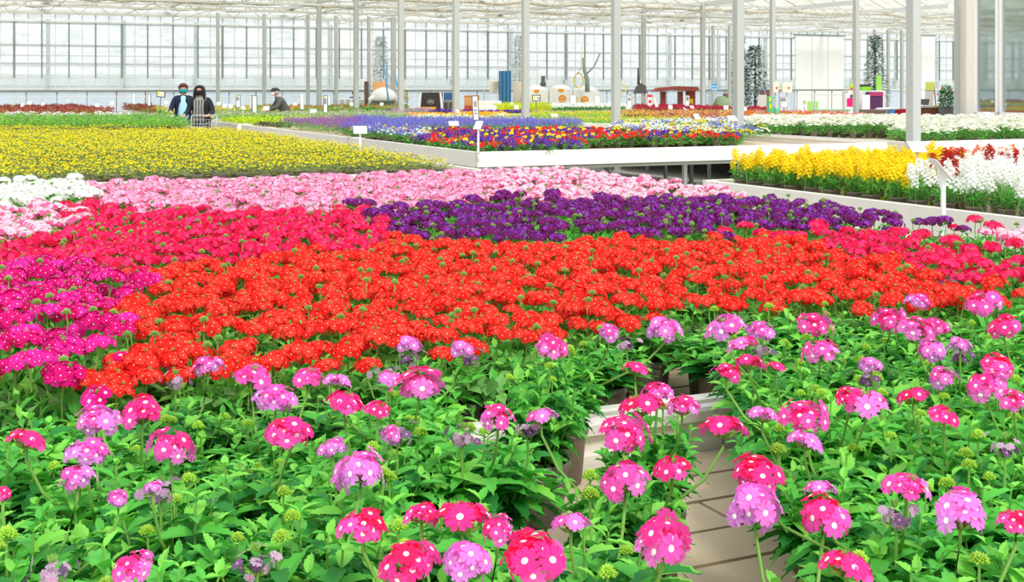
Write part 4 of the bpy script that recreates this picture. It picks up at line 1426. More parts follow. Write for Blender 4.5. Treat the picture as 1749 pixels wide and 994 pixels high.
VW = 46.5
def shell_wall():
    u0, u1 = -26.0, 62.0
    # frame: base, rails, mullions in one structure; panes are another
    b = MB()
    x = u0
    b.box(u0, VW - 0.06, 0, u1, VW + 0.06, 0.35, X=UVX)
    for z, h in ((1.47, 0.07), (3.9, 0.05), (4.2, 0.16)):
        b.box(u0, VW - 0.07, z, u1, VW + 0.07, z + h, X=UVX)
    b.box(u0, VW - 0.2, 4.22, u1, VW - 0.07, 4.3, X=UVX)
    tag(b.obj('wall_back', [M['wallframe']]), 'pale frame of the greenhouse end wall', kind='structure')
    b = MB()
    x = u0
    i = 0
    rr = random.Random(3)
    while x < u1:
        w = 0.02 if i % 4 else 0.035
        b.box(x - w, VW - 0.04, 1.95, x + w, VW + 0.04, 3.9, X=UVX)
        x += 0.9
        i += 1
    tag(b.obj('trim_1', [M['mullion']]), 'dark upright glazing bars of the end wall', kind='structure')
    b = MB()
    x = u0
    while x < u1:
        b.box(x - 0.02, VW - 0.03, 0.3, x + 0.02, VW + 0.03, 1.95, X=UVX)
        b.box(x - 0.02, VW - 0.03, 3.9, x + 0.02, VW + 0.03, 6.2, X=UVX)
        b.box(x + 0.45 - 0.012, VW - 0.02, 1.5, x + 0.45 + 0.012, VW + 0.02, 4.3, X=UVX)
        x += 0.9
    for z in (1.95, 2.35, 2.72, 3.1, 4.7, 5.2):
        b.box(u0, VW - 0.015, z, u1, VW + 0.015, z + 0.03, X=UVX)
    tag(b.obj('trim_2', [M['wallframe']]), 'thin pale glazing bars of the end wall', kind='structure')
    b = MB()
    b.box(u0, VW - 0.004, 1.5, u1, VW + 0.004, 6.3, X=UVX)
    tag(b.obj('window_1', [M['glass']]), 'dusty greenhouse end wall glazing', kind='structure')
    b = MB()
    b.box(u0, VW - 0.02, 0.35, u1, VW - 0.008, 1.47, X=UVX)
    tag(b.obj('window_2', [M['poly']]), 'clouded lower panels of the end wall', kind='structure')
shell_wall()

# outside: neighbouring glasshouse seen blurred through the panes
b = MB()
u = -40.0
while u < 90:
    b.box(u, 58, 0, u + 0.16, 58.16, 4.6, X=UVX)
    u += 3.2
for z in (0.3, 1.6, 2.6, 3.4, 4.4):
    b.box(-40, 58, z, 90, 58.1, z + 0.1, X=UVX)
tag(b.obj('neighbour_glasshouse_wall', [mat('outdoor frame', (150, 160, 160), 0.7)]), 'grey frame of a neighbouring glasshouse outside the end wall', kind='structure')
b = MB()
b.box(-40, 58.3, 0, 90, 58.5, 2.2, X=UVX)
tag(b.obj('outside_wall', [mat('outdoor pale wall', (206, 214, 216), 0.8, noise=(0.6, 0.12))]), 'pale low wall outside', kind='structure')

# roof: venlo spans over the far part, gutters, lattice girders
def roof():
    v0, v1 = 34.0, VW
    spans = [(-26 + 4.25 * i) for i in range(20)]
    g, bar, gut = MB(), MB(), MB()
    for u in spans:
        um, ue = u + 2.125, u + 4.25
        for a, z0, c, z1 in ((u, 4.62, um, 5.5), (um, 5.5, ue, 4.62)):
            g.poly([UVX(a, v0, z0), UVX(c, v0, z1), UVX(c, v1, z1), UVX(a, v1, z0)])
            v = v0
            while v <= v1:
                bar.tube([UVX(a, v, z0), UVX(c, v, z1)], 0.022, 4)
                v += 1.1
        bar.tube([UVX(um, v0, 5.5), UVX(um, v1, 5.5)], 0.04, 4)
        gut.box(u - 0.1, v0, 4.5, u + 0.1, v1, 4.64, X=UVX)
    tag(g.obj('ceiling', [M['roofglass']]), 'whitewashed glass roof over the far end', kind='structure')
    tag(bar.obj('trim_3', [M['roofbar']]), 'glazing bars of the glass roof', kind='structure')
    tag(gut.obj('trim_4', [M['wallframe']]), 'gutters between the roof spans', kind='structure')
    b = MB()
    for v in (36.9, 40.9, 44.9):
        for z in (4.1, 4.5):
            b.box(-26, v - 0.04, z, 58, v + 0.04, z + 0.06, X=UVX)
        u = -26.0
        while u < 58:
            b.tube([UVX(u, v, 4.12), UVX(u + 0.53, v, 4.52), UVX(u + 1.06, v, 4.12)], 0.016, 4)
            u += 1.06
    for k in range(14):
        u = -24 + k * 6.1
        b.tube([UVX(u, 34, 4.25), UVX(u, VW, 4.25)], 0.018, 4)
        b.tube([UVX(u + 1.7, 34, 4.05), UVX(u + 1.7, VW, 4.05)], 0.012, 4)
    # folded shade screen lying in bundles along the girders
    tag(b.obj('trim_5', [M['roofbar']]), 'lattice girders and wires under the roof', kind='structure')
    rr = random.Random(8)
    sm = mat('folded shade screen', (204, 198, 182), 0.9, 0.1, noise=(6, 0.15))
    for v, w_ in ((37.4, 'nearest to the flower benches'), (41.4, 'in the middle of three'), (45.2, 'next to the end wall')):
        b = MB()
        u = -26.0
        pts = []
        while u < 58:
            pts.append(UVX(u, v + rr.uniform(-.04, .04), 4.46 - rr.uniform(0.0, 0.1)))
            u += rr.uniform(0.3, 0.8)
        b.tube(pts, 0.065, 6)
        tag(b.obj('shade_screen', [sm], smooth=True), 'folded pale shade screen hanging under the far roof, ' + w_, 'shade screen')
roof()

def pillar(u, v, z1=4.6, w=0.07, d=0.07, m='galv'):
    b = MB()
    b.box(u - w, v - d, 0, u + w, v + d, z1, X=UVX)
    b.box(u - 0.14, v - 0.14, 0, u + 0.14, v + 0.14, 0.02, X=UVX)
    o = b.obj('pillar', [M[m]], bevel=0.006)
    return tag(o, 'galvanised square roof pillar', kind='structure')
for k in range(8):
    pillar(12.05, 12.9 + 4 * k)
for k in range(3, 8):
    pillar(24.8, 12.9 + 4 * k)
for px in (372, 451, 526, 574, 630, 672, 1218, 1246, 1494, 1517, 1540):
    t_ = (px - CX) / FPX
    y_ = 43.35 / (VA[0] * t_ + VA[1])
    u, v = UV(t_ * y_, y_)
    pillar(u, v, 4.2, 0.055 if px != 672 else 0.09, 0.055)

# ---------------------------------------------------------------- office building on the right
def pane_mat():
    m = bpy.data.materials.new('reflecting window pane')
    m.use_nodes = True
    n = m.node_tree
    out = n.nodes['Material Output']
    n.nodes.remove(n.nodes['Principled BSDF'])
    g = n.nodes.new('ShaderNodeBsdfGlossy')
    g.inputs['Roughness'].default_value = 0.03
    g.inputs['Color'].default_value = (0.8, 0.9, 0.88, 1)
    t = n.nodes.new('ShaderNodeBsdfTransparent')
    t.inputs['Color'].default_value = (0.9, 0.96, 0.95, 1)
    x = n.nodes.new('ShaderNodeMixShader')
    x.inputs[0].default_value = 0.32
    n.links.new(t.outputs[0], x.inputs[1])
    n.links.new(g.outputs[0], x.inputs[2])
    n.links.new(x.outputs[0], out.inputs[0])
    return m
M['wg'] = pane_mat()
cream = mat('cream wall panel', (246, 242, 232), 0.6, 0.25)
uo, v_far, v_near = 22.8, 22.82, 8.0
r = root('office_building', W(uo + 3, 15.2), 'cream office building with white framed windows at the right edge', 'building', kind='structure', rz=YAW)
ox, oy = 3, 15.2
def OX(x, y, z):  # office coordinates: x depth behind face, y along v
    return (x - 3, y - 15.2, z)
b = MB()
# face wall with openings: below sill, above head, piers
WZ0, WZ1 = 0.95, 5.2
wins = [(21.6, 22.32), (20.1, 21.56), (14.5, 18.9)]
b.box(0, v_near, 0, 0.2, v_far, WZ0, X=OX)
b.box(0, v_near, WZ1, 0.2, v_far, 6.0, X=OX)
edges = [v_far] + [e for a in wins for e in (a[1], a[0])] + [v_near]
for i in range(0, len(edges), 2):
    b.box(0, edges[i + 1], WZ0, 0.2, edges[i], WZ1, X=OX)
b.box(0, v_far - 0.2, 0, 6, v_far, 6.0, X=OX)
b.box(5.8, v_near, 0, 6, v_far, 6.0, X=OX)
b.box(0, v_near, 6.0, 6, v_far, 6.15, X=OX)
b.box(0.2, v_near, 0.02, 5.8, v_far - 0.2, 0.1, X=OX)
b.obj('wall', [cream], r)
for a, c in wins:
    b = MB()
    t = 0.08
    b.box(-0.05, a, WZ0, 0.06, a + t, WZ1, X=OX)
    b.box(-0.05, c - t, WZ0, 0.06, c, WZ1, X=OX)
    b.box(-0.05, a, WZ0, 0.06, c, WZ0 + t, X=OX)
    b.box(-0.05, a, WZ1 - t, 0.06, c, WZ1, X=OX)
    b.box(-0.09, a - 0.05, WZ0 - 0.08, 0.06, c + 0.05, WZ0, X=OX)
    fr = b.obj('window_frame', [M['white']], r)
    b = MB()
    b.box(0.0, a + t, WZ0 + t, 0.012, c - t, WZ1 - t, X=OX)
    m_ = M['wg']
    b.obj('window_pane', [m_], fr)
dk = mat('dim office fittings', (96, 106, 100), 0.7, 0.2)
r = root('office_cabinet', W(uo + 2.2, 19.4, 0.1), 'grey green cabinet seen through the office window', 'cabinet', rz=YAW)
b = MB()
b.box(-0.5, -1.4, 0, 0.4, 1.9, 2.6)
b.obj('body', [dk], r, bevel=0.02)
for k in range(4):
    b = MB()
    b.box(-0.53, -1.35 + k * 0.81, 0.1, -0.5, -0.58 + k * 0.81, 2.5)
    b.obj('door', [mat('cabinet door', (110, 122, 116), 0.6, 0.3)], r, bevel=0.01)
wood = mat('wooden crate slat', (186, 158, 112), 0.7, 0.2)
r = root('desk', W(uo + 1.0, 20.6, 0.1), 'dark desk behind the office window', 'desk', rz=YAW)
b = MB()
b.box(-0.5, -1.2, 0.86, 0.5, 1.2, 0.9)
b.obj('desk_top', [dk], r)
for sx in (-0.45, 0.41):
    for sy in (-1.15, 1.11):
        b = MB()
        b.box(sx, sy, 0, sx + 0.04, sy + 0.04, 0.86)
        b.obj('leg', [dk], r)
r = root('wooden_crate', W(uo + 0.9, 20.9, 1.0), 'wooden slatted crate on the desk behind the office window', 'crate', rz=YAW)
b = MB()
for k in range(4):
    z = k * 0.07
    b.box(-0.25, -0.42, z, 0.25, -0.4, z + 0.05)
    b.box(-0.25, 0.4, z, 0.25, 0.42, z + 0.05)
    b.box(-0.25, -0.42, z, -0.23, 0.42, z + 0.05)
    b.box(0.23, -0.42, z, 0.25, 0.42, z + 0.05)
for sx in (-0.24, 0.22):
    for sy in (-0.41, 0.38):
        b.box(sx, sy, 0, sx + 0.03, sy + 0.03, 0.3)
b.box(-0.25, -0.42, 0, 0.25, 0.42, 0.012)
b.obj('slatted_sides', [wood], r)

# ---------------------------------------------------------------- fence before the far wall
r = root('metal_fence', W(4, 44.3), 'thin metal fence with two rails in front of the pale end wall', 'fence', rz=YAW)
b = MB()
b.tube([(-24, 0, 1.5), (36, 0, 1.5)], 0.03)
b.obj('top_rail', [mat('grey rail paint', (150, 150, 142), 0.5, 0.3)], r, smooth=True)
b = MB()
b.tube([(-24, 0, 1.28), (36, 0, 1.28)], 0.014)
b.obj('lower_rail', [M['white']], r, smooth=True)
rp = mat('dark red post paint', (150, 84, 88), 0.6, 0.3)
gp = mat('grey post paint', (140, 146, 150), 0.6, 0.3)
PM = {}
for k, m_ in (('r', rp), ('g', gp)):
    b = MB()
    b.tube([(0, 0, 0), (0, 0, 1.49)], 0.014, 6)
    b.tube([(0, 0, 1.38), (0, -0.03, 1.44), (0, 0, 1.5)], 0.02, 6)
    PM[k] = b.mesh('post', [m_], True)
rr = random.Random(4)
for k in range(62):
    ob('post', PM[rr.choice('rgg')], r, (-24 + k * 0.96, 0, 0))

# ---------------------------------------------------------------- goods in the work area by the far wall
def gb(name, x0, y0, x1, y1, Y, dep, col, label, cat, floor=True, parts=None, bev=0.01, m=None, yaw=0.0):
    """box like thing whose front spans image rows/cols at distance Y; floor=True stands on the floor"""
    a, c = atY(x0, y0, Y), atY(x1, y1, Y)
    zb = 0.0 if floor else c.z
    cx = (a.x + c.x) / 2
    w = (c.x - a.x) / 2
    r = root(name, (cx, Y + dep / 2, zb), label, cat, rz=yaw)
    b = MB()
    h = a.z - zb
    b.box(-w, -dep / 2, 0, w, dep / 2, h)
    b.obj('body', [m or mat(name, col, 0.6, 0.3)], r, bevel=bev)
    r['_w'], r['_h'] = w, h
    return r, w, h, dep
def cl(r):
    for k in ('_w', '_h'):
        if k in r: del r[k]

def add_box(r, name, x0, y0, z0, x1, y1, z1, m, bev=0.0, parent=None):
    b = MB()
    b.box(x0, y0, z0, x1, y1, z1)
    return b.obj(name, [m], parent or r, bevel=bev)

wrap = mat('white wrapping film', (244, 242, 240), 0.35, 0.5, noise=(3, 0.03))
orange = mat('orange emblem', (244, 156, 40), 0.6, 0.2)
def emblem(r, x, z, y, R_):
    b = MB()
    n = 28
    b.poly([(x + R_ * math.cos(2 * math.pi * k / n), y, z + R_ * math.sin(2 * math.pi * k / n)) for k in range(n)][::-1])
    e = b.obj('emblem', [orange], r)
    b = MB()
    for k in range(10):
        a0, a1 = math.pi * (1.15 + 0.07 * k), math.pi * (1.15 + 0.07 * (k + 1))
        b.poly([(x + q * R_ * math.cos(a), y - 0.004, z + q * R_ * math.sin(a)) for a, q in ((a0, 0.7), (a1, 0.7), (a1, 0.55), (a0, 0.55))])
    for s in (-0.3, 0.3):
        b.poly([(x + s * R_ + 0.14 * R_ * math.cos(2 * math.pi * k / 10), y - 0.004, z + R_ * 0.3 + 0.2 * R_ * math.sin(2 * math.pi * k / 10)) for k in range(10)][::-1])
    b.obj('smile', [M['white']], e)
for i, (x0, x1, yt, lab) in enumerate(((896, 937, 148, 'white film wrapped pallet box just right of the blue panel'), (938, 978, 147, 'white film wrapped pallet box with a round orange smiling emblem'), (979, 1024, 149, 'white film wrapped pallet box nearest the wide central pillar'))):
    r, w, h, d = gb('wrapped_pallet_box', x0, yt + 6, x1, 182, 45, 1.1, (240, 240, 240), lab, 'pallet box', m=wrap)
    cl(r)
    b = MB()
    b.lathe([(1.0, 0), (0.92, 0.06), (0.6, 0.14), (0.2, 0.18), (0.02, 0.185)], 16, (0, 0, h), sx=w * 0.98, sy=0.54)
    b.obj('domed_cover', [wrap], r, smooth=True)
    if i < 2:
        b = MB()
        b.poly([(0.1 * math.cos(math.pi + math.pi * k / 8), -0.575, h + 0.02 + 0.12 * math.sin(math.pi + math.pi * k / 8)) for k in range(9)])
        b.obj('orange_mark', [orange], r)
    if i == 1:
        emblem(r, 0.05, h - 0.33, -0.556, 0.14)
    if i == 2:
        emblem(r, -w + 0.42, h - 0.33, -0.556, 0.14)
        for s in (-0.28, -0.06):
            add_box(r, 'hazard_strip', -w + 0.42 + s * 1.0 - 0.02, -0.57, 0.7, -w + 0.42 + s + 0.02, -0.556, h - 0.2, mat('hazard yellow', (238, 200, 70), 0.6) if 'hz' not in M else M['hz'])
# black cloth cover with grey round emblem
r, w, h, d = gb('black_cloth_cover', 716, 158, 755, 190, 43.5, 0.5, (64, 60, 60), 'black cloth banner on a stand with a grey round emblem and pale side flaps', 'banner')
cl(r)
gy = mat('grey emblem', (150, 148, 146), 0.6)
b = MB()
n = 24
for k in range(n):
    a0, a1 = 2 * math.pi * k / n, 2 * math.pi * (k + 1) / n
    b.poly([(q * math.cos(a) * 0.13, -0.262, h - 0.32 + q * 0.13 * 0.75 * math.sin(a)) for a, q in ((a0, 0.82), (a1, 0.82), (a1, 1.0), (a0, 1.0))][::-1])
b.poly([(-0.1, -0.262, h - 0.36), (0.1, -0.262, h - 0.36), (0.06, -0.262, h - 0.27), (-0.06, -0.262, h - 0.27)])
b.obj('emblem', [gy], r)
for s in (-1, 1):
    b = MB()
    b.prism([(s * w, 0.4), (s * (w + 0.1), 0.4), (s * (w * 0.9 + 0.02), h), (s * (w * 0.9 - 0.05), h)][::s], -0.27, -0.2, lambda p, q_, t: (p, t, q_))
    b.obj('side_flap', [M['white']], r)
r, w, h, d = gb('yellow_crate', 717, 183, 744, 189, 42.8, 0.4, (244, 190, 30), 'yellow crate in front of the black cloth banner', 'crate'); cl(r)
r, w, h, d = gb('blue_panel_stand', 758, 158, 779, 171, 44.5, 0.3, (70, 110, 160), 'blue board standing right of the black banner', 'board'); cl(r)
r, w, h, d = gb('storage_shelf', 757, 171, 783, 189, 43.8, 0.5, (150, 160, 150), 'grey shelf with dark goods under the blue board', 'shelf'); cl(r)
for k in range(3):
    add_box(r, 'dark_box', -w + 0.04 + k * 0.17, -0.28, h - 0.28, -w + 0.16 + k * 0.17, -0.2, h - 0.08, M['darkmetal'])
r, w, h, d = gb('tan_carton', 793, 164, 818, 180, 44, 0.6, (232, 176, 112), 'large tan carton behind the leaning tall board', 'box'); cl(r)
add_box(r, 'flap', -w, -0.32, h - 0.01, w, 0.3, h + 0.02, mat('carton flap', (220, 160, 100), 0.7))
r, w, h, d = gb('brick_red_trolley', 793, 180, 816, 184, 43.2, 0.5, (204, 92, 66), 'brick red low trolley beneath the tan carton', 'trolley'); cl(r)
# steel shelving trolleys
def trolley(x0, x1, y0, Y, label, shelves=3):
    a, c = atY(x0, y0, Y), atY(x1, 190, Y)
    w, H = (c.x - a.x) / 2, a.z
    r = root('plant_trolley', ((a.x + c.x) / 2, Y, 0), label, 'trolley')
    for sx in (-1, 1):
        for sy in (-0.28, 0.28):
            b = MB()
            b.tube([(sx * w, sy, 0.08), (sx * w, sy, H)], 0.018, 6)
            b.obj('upright', [M['galv']], r, smooth=True)
            b = MB()
            b.lathe([(0.05, -0.015), (0.05, 0.015)], 12)
            ob('wheel', b.mesh('wheel', [M['darkmetal']]), r, (sx * w, sy, 0.05)).rotation_euler = (0, math.pi / 2, 0)
    for k in range(shelves):
        z = 0.15 + (H - 0.3) * k / (shelves - 1)
        add_box(r, 'shelf', -w, -0.28, z, w, 0.28, z + 0.025, M['galv'])
    return r
trolley(826, 850, 152, 43.5, 'steel plant trolley with dark goods left of the tall blue panel')
trolley(1060, 1076, 158, 44, 'steel trolley just right of the wide central pillar')
trolley(1078, 1104, 160, 44, 'steel trolley beneath the black machine')
r, w, h, d = gb('white_sheet_stack', 806, 172, 850, 177, 42.6, 0.6, (244, 242, 236), 'white flat sheet stack on a table before the steel trolley', 'stack', floor=True); cl(r)
r, w, h, d = gb('blue_screen', 852, 121, 873, 181, 45, 0.4, (56, 112, 160), 'tall blue panel left of the white wrapped boxes', 'panel'); cl(r)
for k in range(3):
    add_box(r, 'blue_rib', -w + 0.03 + k * 0.14, -0.23, 0.4, -w + 0.08 + k * 0.14, -0.2, h - 0.04, mat('blue rib', (84, 140, 184), 0.5) if k == 0 else bpy.data.materials['blue rib'])
r, w, h, d = gb('cream_box', 836, 139, 852, 160, 45.4, 0.4, (240, 230, 208), 'cream carton high on the shelf left of the blue panel', 'box', floor=False); cl(r)
r, w, h, d = gb('beige_cabinet', 876, 139, 895, 180, 45.5, 0.5, (232, 220, 200), 'beige cabinet between blue panel and wrapped boxes', 'cabinet'); cl(r)
# left work area
r, w, h, d = gb('orange_carton', 637, 139, 660, 155, 44.6, 0.5, (236, 176, 120), 'orange carton on top of the packing table', 'box', floor=False); cl(r)
r, w, h, d = gb('orange_carton', 634, 158, 650, 173, 44.4, 0.5, (238, 160, 70), 'lower orange carton left of the white sack', 'box', floor=False); cl(r)
r, w, h, d = gb('brown_post_cabinet', 622, 139, 628, 176, 44.5, 0.3, (108, 84, 76), 'narrow dark brown cabinet behind a pillar', 'cabinet'); cl(r)
r, w, h, d = gb('packing_table', 632, 173, 676, 176, 44, 0.8, (200, 196, 190), 'packing table carrying the white sack and orange carton', 'table'); cl(r)
b = MB()
rs = random.Random(2)
q = atY(655, 165, 43.9)
sec = [(0.0, 0.42), (0.1, 0.47), (0.24, 0.44), (0.36, 0.36), (0.44, 0.22), (0.5, 0.05)]
b.lathe([(rad, z) for z, rad in sec], 18, (q.x, q.y, atY(0, 173, 43.9).z), sy=0.6)
b.tube([(q.x - 0.3, q.y - 0.1, q.z), (q.x - 0.45, q.y - 0.15, q.z - 0.1), (q.x - 0.5, q.y - 0.2, q.z - 0.35)], 0.1, 8)
tag(b.obj('white_sack', [wrap], smooth=True), 'slumped white sack on the packing table between two pillars', 'sack')
for px, py0, py1, px2, lab in ((661, 110, 182, 665, 'left blue strap hanging by the white sack'), (674, 128, 186, 678, 'right blue strap hanging by a pillar')):
    a, c = atY(px, py0, 43), atY(px2, py1, 43)
    b = MB()
    b.tube([a, (a + c) / 2 + Vector((0.12 if px > 670 else -0.06, 0, 0)), c], 0.03, 6)
    tag(b.obj('blue_strap', [mat('blue strap', (110, 168, 220), 0.6)], smooth=True), lab, 'strap')
r, w, h, d = gb('white_conveyor', 578, 168, 620, 175, 44, 0.7, (238, 238, 236), 'white conveyor table with a person in blue behind it', 'conveyor'); cl(r)
for k in range(4):
    add_box(r, 'side_panel', -w + 0.05 + k * 0.22, -0.37, h - 0.2, -w + 0.2 + k * 0.22, -0.35, h - 0.04, M['galv'])
# brown stand, machine
brown = mat('red brown painted wood', (150, 74, 58), 0.6, 0.3)
r = root('brown_table_stand', (atY(1152, 150, 45).x, 45.2, 0), 'large red brown table frame on thick legs behind the fence', 'table')
wl = (1190 - 1115) / 2 / FPX * 45
zt = atY(0, 150, 45).z
b = MB()
b.prism([(-wl, zt - 0.14), (-wl + 0.3, zt - 0.12), (-0.1, zt - 0.06), (wl - 0.1, zt - 0.14), (wl + 0.05, zt - 0.05), (wl, zt + 0.03), (0.1, zt + 0.06), (-wl + 0.2, zt)], -0.6, 0.6, lambda p, q_, t: (p, t, q_))
b.obj('table_top', [brown], r)
for x0, x1 in ((1130, 1137), (1160, 1166), (1174, 1187)):
    a0, a1 = (x0 - 1152) / FPX * 45, (x1 - 1152) / FPX * 45
    add_box(r, 'leg', a0, -0.3, 0, a1, 0.3, zt - 0.13, brown)
r, w, h, d = gb('yellow_machine', 1176, 169, 1184, 182, 44.4, 0.3, (214, 180, 40), 'small yellow machine in front of the brown table legs', 'machine'); cl(r)
b = MB(); b.lathe([(0.05, -0.02), (0.05, 0.02)], 12)
ob('wheel', b.mesh('wheel', [M['darkmetal']]), r, (0, -0.17, h - 0.2)).rotation_euler = (math.pi / 2, 0, 0)
r = root('black_machine', (atY(1094, 150, 44.6).x, 44.9, 0), 'black machine with a tall exhaust behind the fence', 'machine')
w2 = 0.23
zt = atY(0, 142, 44.6).z
b = MB()
b.prism([(-w2, 1.4), (w2, 1.4), (w2 * 0.9, zt - 0.1), (0.02, zt), (-w2 * 0.5, zt - 0.12)], -0.25, 0.25, lambda p, q_, t: (p, t, q_))
b.obj('housing', [M['darkmetal']], r)
b = MB(); b.tube([(-0.04, 0, zt - 0.05), (-0.05, 0, zt + 0.55)], 0.05, 8, r1=0.03)
b.obj('exhaust', [M['darkmetal']], r, smooth=True)
for sx in (-0.18, 0.16):
    add_box(r, 'leg', sx, -0.04, 0, sx + 0.04, 0.04, 1.42, M['galv'])
# dark pump on wrapped boxes and coiled yellow hose
r = root('black_bucket_stack', atY(928, 146, 45.2) + Vector((0, 0.3, -0.03)), 'black bucket stack standing on a white wrapped box', 'bucket')
b = MB()
b.lathe([(0.1, 0), (0.11, 0.12), (0.07, 0.16), (0.075, 0.36), (0.05, 0.38)], 14)
b.obj('bucket', [M['darkmetal']], r, smooth=True)
yh = mat('pale yellow hose', (232, 214, 120), 0.5, 0.4)
c0 = atY(988, 140, 44.2)
b = MB()
pts = []
for k in range(40):
    a = k / 39 * 2 * math.pi * 2.3
    pts.append((c0.x + 0.16 * math.cos(a) + 0.02 * k / 39, c0.y + 0.02 * math.sin(a * 1.7) , c0.z + 0.26 * math.sin(a) + 0.05))
pts.append((c0.x + 0.1, c0.y, c0.z + 0.5)); pts.append((c0.x + 0.12, c0.y, c0.z + 1.3))
b.tube(pts, 0.024, 6)
tag(b.obj('yellow_hose', [yh], smooth=True), 'coiled pale yellow hose hanging above the wrapped boxes', 'hose')
b = MB()
c1 = atY(1003, 130, 44.6)
b.tube([(c1.x, c1.y, 1.45), (c1.x, c1.y, c1.z - 0.1), (c1.x - 0.1, c1.y, c1.z + 0.2), (c1.x - 0.13, c1.y, c1.z + 0.65)], 0.09, 8, r1=0.05)
b.tube([(c1.x, c1.y, c1.z + 0.1), (c1.x + 0.25, c1.y, c1.z + 0.35), (c1.x + 0.45, c1.y, c1.z + 0.8)], 0.03, 6)
tag(b.obj('grey_duct', [M['mullion']], smooth=True), 'grey forked duct rising above the wrapped boxes', 'duct')
b = MB()
c2 = atY(1064, 150, 44.2)
b.tube([(c2.x + 0.14 * math.cos(a / 9 * 2 * math.pi), c2.y, c2.z - 0.02 + 0.14 * math.sin(a / 9 * 2 * math.pi)) for a in range(10)], 0.024, 6)
tag(b.obj('yellow_hose', [yh], smooth=True), 'small loop of yellow hose right of the central pillar', 'hose')
r, w, h, d = gb('blue_white_sign', 1216, 143, 1225, 157, 44, 0.03, (244, 248, 250), 'small blue and white sign on a post left of the second nearest pillar', 'sign', floor=False); cl(r)
for k in range(3):
    add_box(r, 'blue_band', -w, -0.03, h * (0.1 + 0.33 * k), w, -0.016, h * (0.27 + 0.36 * k), mat('sign blue', (60, 160, 220), 0.5) if k == 0 else bpy.data.materials['sign blue'])
# green tarpaulin
b = MB()
c3 = atY(1233, 182, 44.5)
b.lathe([(1.0, 0), (0.97, 0.2), (0.75, 0.36), (0.4, 0.46), (0.05, 0.48)], 16, (c3.x, c3.y, 0), sx=0.32, sy=0.3)
V = [(x, y, (0.0 if z == 0 else z + c3.z - 0.1)) for x, y, z in b.v]
b.v = V
tag(b.obj('green_tarpaulin_heap', [mat('olive green tarpaulin', (132, 150, 116), 0.8)], smooth=True), 'heap under an olive green tarpaulin between two grey posts', 'tarpaulin')
r, w, h, d = gb('brown_cabinet', 1299, 153, 1319, 190, 45.0, 0.4, (112, 74, 62), 'dark brown cabinet behind the hanging grey bag', 'cabinet'); cl(r)
r, w, h, d = gb('brown_cabinet', 1237, 160, 1243, 190, 45.2, 0.3, (120, 82, 70), 'narrow brown cabinet just left of the second pillar', 'cabinet'); cl(r)
# hanging bag on blue straps
c4 = atY(1302, 162, 40)
r = root('hanging_bag', c4, 'grey cloth bag hanging from a blue strap beside the green cabinet', 'bag')
b = MB()
H = 0.50
b.prism([(-0.13, 0), (0.13, 0), (0.18, -H * 0.8), (0.165, -H), (-0.165, -H), (-0.18, -H * 0.8)], -0.05, 0.05, lambda p, q_, t: (p, t, q_))
b.obj('cloth', [mat('grey bag cloth', (206, 200, 192), 0.8)], r, bevel=0.01)
bs = mat('blue strap two', (120, 172, 222), 0.6)
for s in (-1, 1):
    b = MB()
    b.tube([(0, 0, 0.28), (s * 0.1, 0, 0.05), (s * 0.19, 0, -0.4)], 0.014, 6)
    b.obj('strap', [bs], r, smooth=True)
b = MB()
b.tube([(0, 0, 0.27), (-0.02, 0, 2.6)], 0.012, 6)
b.obj('hanging_wire', [M['galv']], r)
# green control cabinet
r, w, h, d = gb('green_cabinet', 1313, 165, 1324, 196, 33, 0.3, (98, 196, 150), 'mint green cabinet with yellow labels right of the hanging bag', 'cabinet'); cl(r)
add_box(r, 'yellow_label', -w + 0.01, -0.16, h - 0.13, -w + 0.06, -0.15, h - 0.02, M['yprint'])
add_box(r, 'yellow_label', -w + 0.02, -0.16, h - 0.32, -w + 0.07, -0.15, h - 0.2, M['yprint'])
add_box(r, 'grey_panel', 0.0, -0.16, h - 0.28, w - 0.01, -0.15, h - 0.05, M['galv'])
r, w, h, d = gb('mint_crate', 1325, 185, 1331, 195, 32.6, 0.2, (112, 204, 160), 'small mint crate beside the green cabinet', 'crate'); cl(r)
for x0, x1, lab in ((1321, 1330, 'narrow white switch box with a red mark on the post above the green cabinet'), (1337, 1353, 'cream switch box with a red mark right of the narrow one')):
    r, w, h, d = gb('switch_box', x0, 141, x1, 158, 38, 0.2, (240, 232, 206), lab, 'switch box', floor=False); cl(r)
    b = MB(); n = 12
    b.poly([(w * 0.25 + 0.035 * math.cos(2 * math.pi * k / n), -0.103, h * 0.45 + 0.035 * math.sin(2 * math.pi * k / n)) for k in range(n)][::-1])
    b.obj('red_mark', [M['rprint']], r)
    b = MB(); b.tube([(0, 0.02, 0.01), (0, 0.02, -atY(0, 158, 38).z)], 0.02, 6)
    b.obj('post', [M['galv']], r)
